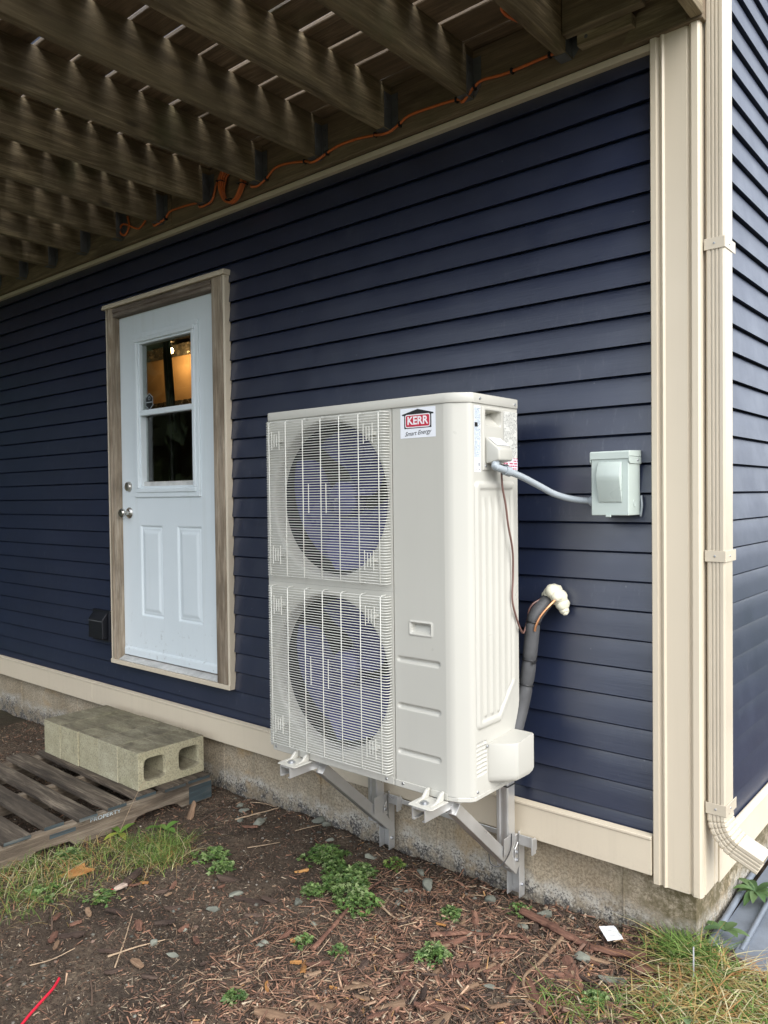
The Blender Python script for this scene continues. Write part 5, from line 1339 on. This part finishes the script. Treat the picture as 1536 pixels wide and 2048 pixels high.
bmat = {0: 'bark_d', 1: 'chip_o', 2: 'chip_o', 3: 'chip_o', 4: 'chip_o', 5: 'chip_t', 6: 'chip_o', 8: 'chip_t', 9: 'chip_t', 10: 'chip_t', 11: 'chip_o', 12: 'chip_t', 13: 'chip_t', 14: 'chip_o', 15: 'chip_t', 23: 'chip_t', 24: 'chip_t', 26: 'chip_o', 27: 'chip_o', 28: 'chip_t', 29: 'bark_d', 30: 'bark_d', 31: 'bark_d', 32: 'bark_d', 33: 'bark_d'}
blab = {0: 'large dark purplish slab of bark on the soil left of the weeds', 21: 'biggest red-brown bark chunk at the edge of the corner grass', 10: 'long tan split of wood at the bottom edge of the mulch', 9: 'broad tan split of wood on the near chips', 1: 'bright orange chunk of wood below the weeds', 28: 'upright brown splinter of wood beside the pallet end'}
def bark_mb(L, Wd, seed, curl=0.35, th=0.006):
    m = MB(); nx, ny = 14, 5; rs = random.Random(seed)
    top = []
    for i in range(nx + 1):
        t_ = i / nx; taper = (1 - abs(2 * t_ - 1) ** 4 * rs.uniform(0.1, 0.9)) * rs.uniform(0.8, 1.1); w = Wd / 2 * taper * (0.75 + 0.5 * float(fbm(t_ * 6, seed * 2.7, 3, 3)))
        off = Wd * 0.3 * (float(fbm(t_ * 3, seed * 1.3, 2, 5)) - 0.4); zb = 0.10 * L * (float(fbm(t_ * 2.5, seed * 4.1, 2, 8)) - 0.4)
        for j in range(ny + 1):
            s_ = j / ny * 2 - 1
            top.append((L * (t_ - 0.5), off + w * s_, zb - curl * w * s_ * s_ + 0.003 * (float(fbm(t_ * 18, j * 2.0 + seed, 2, 6)) - 0.4)))
    m.v = top + [(p[0], p[1] * 0.96, p[2] - th) for p in top]; n1 = len(top)
    for i in range(nx):
        for j in range(ny):
            a = i * (ny + 1) + j; m.f.append([a, a + ny + 1, a + ny + 2, a + 1]); m.f.append([n1 + a, n1 + a + 1, n1 + a + ny + 2, n1 + a + ny + 1])
        a = i * (ny + 1); m.f.append([a, n1 + a, n1 + a + ny + 1, a + ny + 1]); a += ny; m.f.append([a, a + ny + 1, n1 + a + ny + 1, n1 + a])
    for i in (0, nx):
        for j in range(ny):
            a = i * (ny + 1) + j; m.f.append([a, a + 1, n1 + a + 1, n1 + a] if i == 0 else [a, n1 + a, n1 + a + 1, a + 1])
    return m
more = []
for q in range(90):
    x = -0.75 + 1.0 * rnd.random() ** 0.8; y = -0.95 + 0.85 * rnd.random()
    if y < -0.95 + 0.4 * max(0, x + 0.3): continue
    more.append([x, y, rnd.uniform(0.035, 0.11), rnd.uniform(0.006, 0.014)])
for q in range(26):
    more.append([rnd.uniform(-2.0, -0.9), rnd.uniform(-1.3, -0.15), rnd.uniform(0.03, 0.08), rnd.uniform(0.010, 0.02)])
for i, (x, y, w, h) in enumerate(BARK + more):
    horiz = w >= h
    L, Wd = (w, min(h / 0.6, w * 0.34)) if horiz else (h / 0.58, min(w, h * 0.55))
    mt = bmat.get(i, rnd.choice(['bark_r', 'bark_r', 'bark_d', 'chip_t'] if i > 39 else ['bark_r']))
    o = bark_mb(L, max(Wd, 0.010), i, curl=rnd.uniform(0.1, 0.6), th=0.012 if i == 21 else rnd.uniform(0.003, 0.007)).obj('bark_piece' if mt in ('bark_r', 'bark_d') else 'wood_chip', MT[mt], smooth=45)
    o.location = (x, y, gh(x, y) + 0.010 + (0.012 if i == 21 else rnd.uniform(0, 0.006)))
    yaw = R(40 if horiz else 130) + rnd.uniform(-0.3, 0.3) if i < 40 else rnd.uniform(0, 6.28)
    o.rotation_euler = (rnd.uniform(-0.25, 0.25), rnd.uniform(-0.2, 0.2) if i != 28 else -0.9, yaw)
    tone = {'bark_r': 'red-brown bark flake lying on the mulch', 'bark_d': 'dark bark flake lying on the mulch', 'chip_t': 'tan splinter of wood lying on the mulch', 'chip_o': 'small orange wood chip lying on the soil', 'paper': 'small white splinter on the soil'}[mt]
    tag(o, blab.get(i, tone), 'bark' if mt.startswith('bark') else 'wood chip', 'bark flakes and chips on the ground')

# ---------------- uncountable mulch: slivers, fibres, pebbles
def sliver_cloud(name, label, cat, n, region, lsc, wsc, tsc, palette, weight, mat, lift=0.0, pitch=0.35, dens=None):
    x0, x1, y0, y1 = region
    X = nrs.uniform(x0, x1, n * 2); Y = nrs.uniform(y0, y1, n * 2)
    keep = np.ones(n * 2, bool)
    if dens is not None: keep = nrs.rand(n * 2) < dens(X, Y)
    keep &= ~((X < 0.14) & (Y > 0.018))
    X, Y = X[keep][:n], Y[keep][:n]; n = len(X)
    big = 1.0 + 0.7 * np.clip((X + 1.3) / 1.0, 0, 1)
    L = nrs.uniform(*lsc, n) * nrs.uniform(0.6, 1.4, n) * big; Wd = nrs.uniform(*wsc, n) * big; T = nrs.uniform(*tsc, n)
    yaw = nrs.uniform(0, 2 * np.pi, n); pit = nrs.normal(0, pitch, n); rol = nrs.normal(0, 0.5, n)
    Z = ground_h(X, Y) + lift + T * 0.3 + np.abs(np.sin(pit)) * L * 0.30
    base = np.array([(-1, -.6, -1), (1, -.35, -1), (1, .35, -1), (-1, .6, -1), (-.9, -.5, 1), (.8, -.3, 1), (.8, .3, 1), (-.9, .5, 1)], float) * 0.5
    P = base[None] * np.stack([L, Wd, T], 1)[:, None, :]
    P = P + nrs.uniform(-0.12, 0.12, P.shape) * np.stack([L * 0.5, Wd, T], 1)[:, None, :]
    cr, sr = np.cos(rol)[:, None], np.sin(rol)[:, None]; y_, z_ = P[..., 1] * cr - P[..., 2] * sr, P[..., 1] * sr + P[..., 2] * cr
    cp, sp = np.cos(pit)[:, None], np.sin(pit)[:, None]; x_, z2 = P[..., 0] * cp - z_ * sp, P[..., 0] * sp + z_ * cp
    cy, sy = np.cos(yaw)[:, None], np.sin(yaw)[:, None]
    V = np.stack([x_ * cy - y_ * sy + X[:, None], x_ * sy + y_ * cy + Y[:, None], z2 + Z[:, None]], -1).reshape(-1, 3)
    F = np.array([(0, 3, 2, 1), (4, 5, 6, 7), (0, 1, 5, 4), (1, 2, 6, 5), (2, 3, 7, 6), (3, 0, 4, 7)])
    F = (F[None] + 8 * np.arange(n)[:, None, None]).reshape(-1, 4)
    return soup(name, V, F, palette, weight, n, 6, mat, label, cat)
def soup(name, V, F, palette, weight, n, per, mat, label, cat, smooth=False):
    me = bpy.data.meshes.new(name); nf = len(F); k = F.shape[1]
    me.vertices.add(len(V)); me.vertices.foreach_set('co', V.astype(np.float32).ravel())
    me.loops.add(nf * k); me.loops.foreach_set('vertex_index', F.astype(np.int32).ravel())
    me.polygons.add(nf); me.polygons.foreach_set('loop_start', np.arange(0, nf * k, k, dtype=np.int32))
    me.update(calc_edges=True)
    pal_ = np.array(palette); ci = nrs.choice(len(pal_), n, p=np.array(weight) / sum(weight))
    colr = pal_[ci] * nrs.uniform(0.65, 1.35, (n, 1))
    at_ = me.color_attributes.new('Col', 'FLOAT_COLOR', 'CORNER')
    arr = np.ones((n, per * k, 4), np.float32); arr[..., :3] = colr[:, None, :]
    at_.data.foreach_set('color', arr.ravel())
    if smooth: me.polygons.foreach_set('use_smooth', [True] * nf)
    o = mesh_obj(name, me, mat); tag(o, label, cat, kind='stuff'); return o
REG = (-4.6, 1.0, -2.1, 0.02)
PALC = [(0.27, 0.145, 0.095), (0.18, 0.105, 0.075), (0.38, 0.25, 0.165), (0.075, 0.05, 0.04), (0.45, 0.36, 0.26), (0.46, 0.26, 0.11)]
def d_right(X, Y): return np.clip(0.16 + 0.84 * np.clip((X + 1.35) / 0.8, 0, 1), 0, 1) * (0.22 + 0.78 * (fbm(X * 4, Y * 4, 3, 21) > 0.44))
sliver_cloud('wood_chips', 'loose shredded bark chips covering the ground', 'mulch', 32000, REG, (0.012, 0.036), (0.004, 0.010), (0.0012, 0.0035), PALC, [5, 4, 2.2, 4, 0.7, 0.25], MT['chip'], dens=d_right)
sliver_cloud('bark_shreds', 'fine brown fibres and needles strewn over the soil', 'mulch', 34000, REG, (0.007, 0.026), (0.0010, 0.0026), (0.0008, 0.0018), [(0.20, 0.125, 0.085), (0.34, 0.25, 0.17), (0.09, 0.062, 0.048), (0.45, 0.37, 0.27), (0.26, 0.145, 0.095)], [4, 3, 3, 1.6, 3], MT['chip'], dens=lambda X, Y: np.clip(0.25 + 0.75 * (fbm(X * 5, Y * 5, 3, 33) > 0.43) * (0.45 + 0.55 * np.clip((X + 1.6) / 0.8, 0, 1)), 0, 1))
sliver_cloud('long_fibres', 'long stringy bark fibres tangled over the reddish mulch', 'mulch', 2600, (-1.1, 0.25, -1.15, -0.08), (0.03, 0.075), (0.0015, 0.0045), (0.001, 0.0025), [(0.30, 0.17, 0.11), (0.20, 0.11, 0.075), (0.44, 0.32, 0.21), (0.12, 0.075, 0.055)], [4, 3, 2, 2], MT['chip'], lift=0.003, pitch=0.14)
sliver_cloud('soil_crumbs', 'dark crumbly soil clods between the chips', 'soil', 46000, REG, (0.004, 0.010), (0.004, 0.009), (0.003, 0.007), [(0.075, 0.055, 0.04), (0.05, 0.036, 0.027), (0.12, 0.09, 0.066), (0.10, 0.066, 0.046)], [4, 3, 2, 2], MT['chip'], lift=-0.001, pitch=0.5)
def pebbles(n):
    X = nrs.uniform(-4.4, 0.6, n * 3); Y = nrs.uniform(-1.9, 0.015, n * 3)
    d = 0.25 + 0.75 * np.exp(-((Y + 0.05) / 0.22) ** 2) + 0.25 * (X < -0.9)
    k = (nrs.rand(n * 3) < d) & ~((X < 0.14) & (Y > 0.01)); X, Y = X[k][:n], Y[k][:n]; n = len(X)
    ph = (1 + 5 ** 0.5) / 2
    IV = np.array([(-1, ph, 0), (1, ph, 0), (-1, -ph, 0), (1, -ph, 0), (0, -1, ph), (0, 1, ph), (0, -1, -ph), (0, 1, -ph), (ph, 0, -1), (ph, 0, 1), (-ph, 0, -1), (-ph, 0, 1)]) / 1.9
    IF = np.array([(0, 11, 5), (0, 5, 1), (0, 1, 7), (0, 7, 10), (0, 10, 11), (1, 5, 9), (5, 11, 4), (11, 10, 2), (10, 7, 6), (7, 1, 8), (3, 9, 4), (3, 4, 2), (3, 2, 6), (3, 6, 8), (3, 8, 9), (4, 9, 5), (2, 4, 11), (6, 2, 10), (8, 6, 7), (9, 8, 1)])
    s_ = np.exp(nrs.normal(-5.65, 0.45, n)); s_ = np.clip(s_, 0.0015, 0.010)
    S = np.stack([s_ * nrs.uniform(0.8, 1.4, n), s_ * nrs.uniform(0.7, 1.2, n), s_ * nrs.uniform(0.45, 0.8, n)], 1)
    P = IV[None] * (1 + nrs.uniform(-0.18, 0.18, (n, 12, 1))); P = P * S[:, None, :]
    yaw = nrs.uniform(0, 6.28, n)[:, None]; V = np.stack([P[..., 0] * np.cos(yaw) - P[..., 1] * np.sin(yaw) + X[:, None], P[..., 0] * np.sin(yaw) + P[..., 1] * np.cos(yaw) + Y[:, None], P[..., 2] + (ground_h(X, Y) + S[:, 2] * 0.4)[:, None]], -1).reshape(-1, 3)
    F = (IF[None] + 12 * np.arange(n)[:, None, None]).reshape(-1, 3)
    soup('gravel', V, F, [(0.16, 0.155, 0.13), (0.26, 0.235, 0.20), (0.10, 0.105, 0.09), (0.40, 0.35, 0.29), (0.22, 0.15, 0.115)], [4, 2, 3, 0.7, 2.5], n, 20, MT['pebble'], 'small grey pebbles mixed into the soil', 'gravel', True)
pebbles(2600)

# ---------------- plants
def blade_strip(m, p, d, h, w, bend, col, seg=4, lean=0.0):
    b = len(m.v); side = Vector((-d.y, d.x, 0))
    for k in range(seg + 1):
        t_ = k / seg; ww = w * (1 - t_ ** 1.6) + 0.0003
        q = p + d * (bend * h * t_ * t_ + lean * h * t_) + Vector((0, 0, h * (t_ - 0.42 * bend * t_ * t_)))
        m.v.append(tuple(q - side * ww * 0.5)); m.v.append(tuple(q + side * ww * 0.5))
    for k in range(seg):
        a = b + 2 * k; m.f.append([a, a + 1, a + 3, a + 2]); m.col.append(col)
GREEN = [(0.12, 0.20, 0.045), (0.17, 0.26, 0.06), (0.09, 0.16, 0.04), (0.25, 0.32, 0.09)]
STRAW = [(0.50, 0.42, 0.20), (0.44, 0.32, 0.13), (0.58, 0.52, 0.32), (0.40, 0.22, 0.09)]
def grass_patch(name, label, n, fn, pg, hr, wr=(0.0016, 0.0036), bend=(0.2, 1.2)):
    m = MB()
    for _ in range(n):
        x, y = fn()
        if x < 0.14 and y > 0.015: continue
        g = rnd.random() < pg(x, y); c = rnd.choice(GREEN if g else STRAW); k = rnd.uniform(0.7, 1.25); c = tuple(v * k for v in c)
        a = rnd.uniform(0, 6.283); h = rnd.uniform(*hr) * (1.0 if g else 1.15)
        be = rnd.uniform(*bend) + (0.0 if g else rnd.uniform(0.2, 1.1))
        blade_strip(m, Vector((x, y, gh(x, y) - 0.004)), Vector((math.cos(a), math.sin(a), 0)), h, rnd.uniform(*wr), be, c, 4, rnd.uniform(-0.1, 0.5))
    o = m.obj(name, MT['grass'], recalc=False, smooth=180); tag(o, label, 'grass', kind='stuff')
def cl(cs):
    def f():
        c = rnd.choice(cs); return rnd.gauss(c[0], c[2]), rnd.gauss(c[1], c[3])
    return f
grass_patch('grass', 'sparse green and straw grass on the soil in front of the pallet', 2700,
    cl([(-2.10, -0.72, 0.07, 0.05), (-2.04, -0.62, 0.06, 0.05), (-1.97, -0.58, 0.04, 0.05), (-2.18, -0.85, 0.06, 0.08), (-2.20, -1.0, 0.08, 0.09), (-2.32, -1.12, 0.10, 0.08), (-2.02, -1.05, 0.10, 0.08), (-1.92, -0.80, 0.05, 0.07), (-1.86, -0.72, 0.05, 0.05), (-1.98, -1.22, 0.08, 0.08), (-2.15, -1.25, 0.12, 0.1), (-1.9, -0.62, 0.05, 0.05)]),
    lambda x, y: 0.80 if y > -0.8 else 0.62, (0.03, 0.095))
grass_patch('grass', 'tufted yellow-green grass and straw at the house corner', 2100,
    cl([(0.11, -0.055, 0.035, 0.022), (0.17, -0.07, 0.04, 0.03), (0.14, -0.10, 0.05, 0.03), (0.22, -0.14, 0.05, 0.04), (0.27, -0.12, 0.04, 0.03), (0.31, -0.20, 0.06, 0.05), (0.20, -0.25, 0.05, 0.05), (0.27, -0.30, 0.07, 0.05), (0.40, -0.20, 0.06, 0.06), (0.43, -0.10, 0.04, 0.05), (0.36, -0.32, 0.08, 0.06)]),
    lambda x, y: 0.85 if (x < 0.22 and y > -0.13) else 0.33, (0.03, 0.11), (0.003, 0.0072), (0.5, 1.7))
grass_patch('grass', 'thin green grass sprouting along the bottom right edge of the mulch', 420,
    cl([(0.12, -0.36, 0.07, 0.04), (0.02, -0.43, 0.07, 0.04), (0.20, -0.40, 0.08, 0.04), (-0.08, -0.50, 0.06, 0.04)]),
    lambda x, y: 0.75, (0.025, 0.075), (0.0025, 0.006), (0.4, 1.5))
def leaf_fan(m, p, dirv, up, L, Wd, col, lobes=3):
    side = dirv.cross(up).normalized()
    for k in range(lobes):
        s_ = (k - (lobes - 1) / 2) * 0.75; d = (dirv * math.cos(s_) + side * math.sin(s_)).normalized(); l2 = L * (1 - 0.22 * abs(s_)); sd = d.cross(up).normalized()
        b = len(m.v); mid = p + d * l2 * 0.55; tip = p + d * l2
        m.v += [tuple(p), tuple(mid - sd * Wd * 0.5 + up * 0.12 * Wd), tuple(tip - up * 0.15 * l2), tuple(mid + sd * Wd * 0.5 + up * 0.12 * Wd)]
        m.f += [[b, b + 1, b + 2], [b, b + 2, b + 3]]; m.col += [col, col]
def weed(x, y, rad, n, label, leaf=0.012, hgt=0.05, pal_=GREEN, stems=9):
    m = MB(); c = Vector((0, 0, 0)); stm = MB()
    for k in range(n):
        a = rnd.uniform(0, 6.283); lob = 0.72 + 0.45 * math.sin(a * 3 + x * 40) * math.cos(a * 2 + y * 31) + 0.25 * math.sin(a * 7 + x * 90); rr = rad * 1.15 * lob * math.sqrt(rnd.random()); z = hgt * rnd.uniform(0.25, 1.0) * (1 - 0.55 * (rr / rad) ** 2)
        p = Vector((rr * math.cos(a), rr * math.sin(a), z)); p.z += gh(x + p.x, y + p.y) - gh(x, y)
        d = Vector((math.cos(a + rnd.gauss(0, 0.8)), math.sin(a + rnd.gauss(0, 0.8)), rnd.uniform(-0.2, 0.5))).normalized()
        up = Vector((rnd.gauss(0, 0.35), rnd.gauss(0, 0.35), 1)).normalized(); f = rnd.uniform(0.7, 1.3); col = tuple(v * f for v in rnd.choice(pal_))
        leaf_fan(m, p, d, up, leaf * rnd.uniform(0.7, 1.4), leaf * rnd.uniform(0.4, 0.65), col, rnd.choice([3, 3, 5]))
    root = thing('weed', label, 'weed', (x, y, gh(x, y)), 'weeds growing in the mulch')
    m.obj('foliage', MT['leaf'], root, recalc=False)
    for k in range(stems):
        a = rnd.uniform(0, 6.283); rr = rad * rnd.uniform(0.3, 0.9)
        stm.tube([(0, 0, -0.005), (rr * 0.4 * math.cos(a), rr * 0.4 * math.sin(a), hgt * 0.5), (rr * math.cos(a), rr * math.sin(a), hgt * 0.6)], 0.0011, 4)
    stm.col = [(0.10, 0.16, 0.04)] * len(stm.f); stm.obj('stem', MT['leaf'], root, recalc=False)
BR = [(0.135, 0.225, 0.06), (0.095, 0.17, 0.05), (0.20, 0.29, 0.10), (0.07, 0.125, 0.04), (0.25, 0.32, 0.14)]
weed(-1.32, -0.255, 0.085, 420, 'bright green ferny weed farthest back of the cluster by the wall', 0.017, 0.065, BR, 16)
weed(-1.215, -0.30, 0.05, 180, 'small leafy weed between the two big clumps of the cluster', 0.015, 0.05, BR)
weed(-1.09, -0.40, 0.10, 520, 'largest bright green ferny weed in the middle of the cluster', 0.017, 0.065, BR, 18)
weed(-1.115, -0.26, 0.06, 210, 'thin-leaved weed of the cluster nearest the foundation', 0.015, 0.045, BR)
weed(-0.945, -0.47, 0.075, 330, 'feathery green weed at the near end of the cluster', 0.016, 0.055, BR, 12)
weed(-1.16, -0.50, 0.045, 190, 'low weed at the pallet side of the cluster', 0.014, 0.035, BR)
weed(-1.73, -0.53, 0.07, 150, 'pale green weed on the soil just right of the grass', 0.020, 0.04, BR)
weed(-1.60, -0.58, 0.055, 100, 'small weed in front of the pale green one', 0.018, 0.035, BR)
weed(-0.53, -0.555, 0.045, 150, 'small pale weed among the red chips', 0.017, 0.05, BR)
weed(-0.88, -1.095, 0.032, 60, 'tiny bright seedling on the near soil', 0.017, 0.03, BR, 4)
weed(-0.94, -0.745, 0.03, 50, 'tiny pale seedling beside the orange chunk', 0.016, 0.03, BR, 4)
weed(-0.635, -0.30, 0.035, 90, 'small seedling near the pale roots', 0.013, 0.035, BR, 4)
weed(-0.80, -0.72, 0.03, 50, 'small drooping seedling on the brown chips', 0.013, 0.03, BR, 4)
weed(-0.47, -0.10, 0.05, 60, 'short green weed at the foot of the right bracket leg', 0.012, 0.03, BR, 4)
weed(-1.05, -0.13, 0.05, 45, 'spiky little weed at the foot of the left bracket leg', 0.016, 0.05, GREEN, 4)
weed(-2.0, -1.16, 0.09, 130, 'low clover-like weed in the left grass', 0.016, 0.035, BR)
weed(-1.78, -1.02, 0.06, 80, 'clover-like weed at the soil edge of the left grass', 0.015, 0.03, BR)
weed(-2.22, -0.92, 0.06, 120, 'leafy weed against the pallet stringer', 0.02, 0.04, BR)
weed(-0.02, -0.42, 0.05, 120, 'small weed at the edge of the corner grass', 0.014, 0.03, BR)
def rosette(x, y, n, L, Wd, label, pal_, droop=0.6, zoff=0.0):
    m = MB()
    for k in range(n):
        a = 6.283 * k / n + rnd.uniform(-0.25, 0.25); d = Vector((math.cos(a), math.sin(a), 0)); sd = Vector((-d.y, d.x, 0)); l2 = L * rnd.uniform(0.65, 1.15); f = rnd.uniform(0.75, 1.25); col = tuple(v * f for v in rnd.choice(pal_)); b = len(m.v); sg = 6
        lift = rnd.uniform(0.25, 0.75)
        for j in range(sg + 1):
            t_ = j / sg; w = Wd * math.sin(math.pi * min(1, t_ * 0.92 + 0.06)) ** 0.7 * 0.5
            q = d * l2 * t_ + Vector((0, 0, l2 * (lift * t_ - droop * t_ * t_) + 0.004))
            m.v += [tuple(q - sd * w + Vector((0, 0, 0.25 * w))), tuple(q), tuple(q + sd * w + Vector((0, 0, 0.25 * w)))]
        for j in range(sg):
            p = b + 3 * j
            for e in (0, 1): m.f.append([p + e, p + e + 1, p + e + 4, p + e + 3]); m.col.append(col)
    root = thing('leafy_plant', label, 'plant', (x, y, gh(x, y) + zoff), 'broad-leaved plants')
    m.obj('leaves', MT['leaf'], root, recalc=False, smooth=180)
DG = [(0.07, 0.13, 0.045), (0.10, 0.17, 0.06), (0.13, 0.20, 0.08)]
rosette(0.205, 0.46, 13, 0.085, 0.030, 'rosette of broad dark leaves lying on the slate grey tray', DG, 0.55, 0.045)
rosette(0.195, 0.13, 6, 0.085, 0.030, 'dark long-leaved plant between the foundation corner and the tray', DG, 0.35, 0.04)
rosette(0.31, 0.78, 9, 0.08, 0.028, 'leafy plant beyond the tray under the downspout end', DG, 0.45, 0.04)
rosette(0.225, -0.335, 11, 0.055, 0.026, 'pale rosette weed in the grass at the bottom edge', [(0.17, 0.24, 0.12), (0.13, 0.20, 0.09)], 0.5, 0.01)
rosette(-2.262, -0.66, 4, 0.095, 0.030, 'yellow-green dandelion leaves against the pallet stringer', [(0.30, 0.34, 0.06), (0.16, 0.27, 0.05)], 0.4, 0.01)
rosette(-2.13, -0.50, 4, 0.10, 0.034, 'arching green dandelion leaves by the pallet end', [(0.13, 0.25, 0.05), (0.18, 0.30, 0.07)], 0.45, 0.01)
rosette(-2.54, -1.12, 6, 0.09, 0.032, 'broad-leaved weed at the pallet corner by the left edge', [(0.12, 0.24, 0.06), (0.09, 0.19, 0.05)], 0.4, 0.03)

# ================================================================ unseen trees, added to darken reflections and block light from the left
def added_tree_row():
    n = 22000; az = nrs.uniform(R(165), R(228), n); rad = nrs.uniform(11, 20, n)
    top = 6.5 + 3.5 * fbm(az * 9, rad * 0 + 1.0, 3, 2) * 1.6
    X = rad * np.cos(az); Y = rad * np.sin(az); Z = nrs.uniform(0, 1, n) ** 0.8 * top
    c = np.stack([X, Y, Z], 1); s_ = nrs.uniform(0.3, 0.7, n)
    d1 = nrs.normal(0, 1, (n, 3)); d1 /= np.linalg.norm(d1, axis=1)[:, None]; d2 = np.cross(d1, nrs.normal(0, 1, (n, 3))); d2 /= np.linalg.norm(d2, axis=1)[:, None]
    V = np.stack([c - d1 * s_[:, None], c + d2 * s_[:, None] * 0.6, c + d1 * s_[:, None], c - d2 * s_[:, None] * 0.6], 1).reshape(-1, 3)
    F = (np.arange(4)[None] + 4 * np.arange(n)[:, None])
    soup('added_treeline', V, F, [(0.035, 0.06, 0.02), (0.05, 0.075, 0.025), (0.03, 0.045, 0.02)], [1, 1, 1], n, 1, MT['added_treeline'], 'unseen dark trees added to block light and darken reflections', 'added_treeline')
added_tree_row()
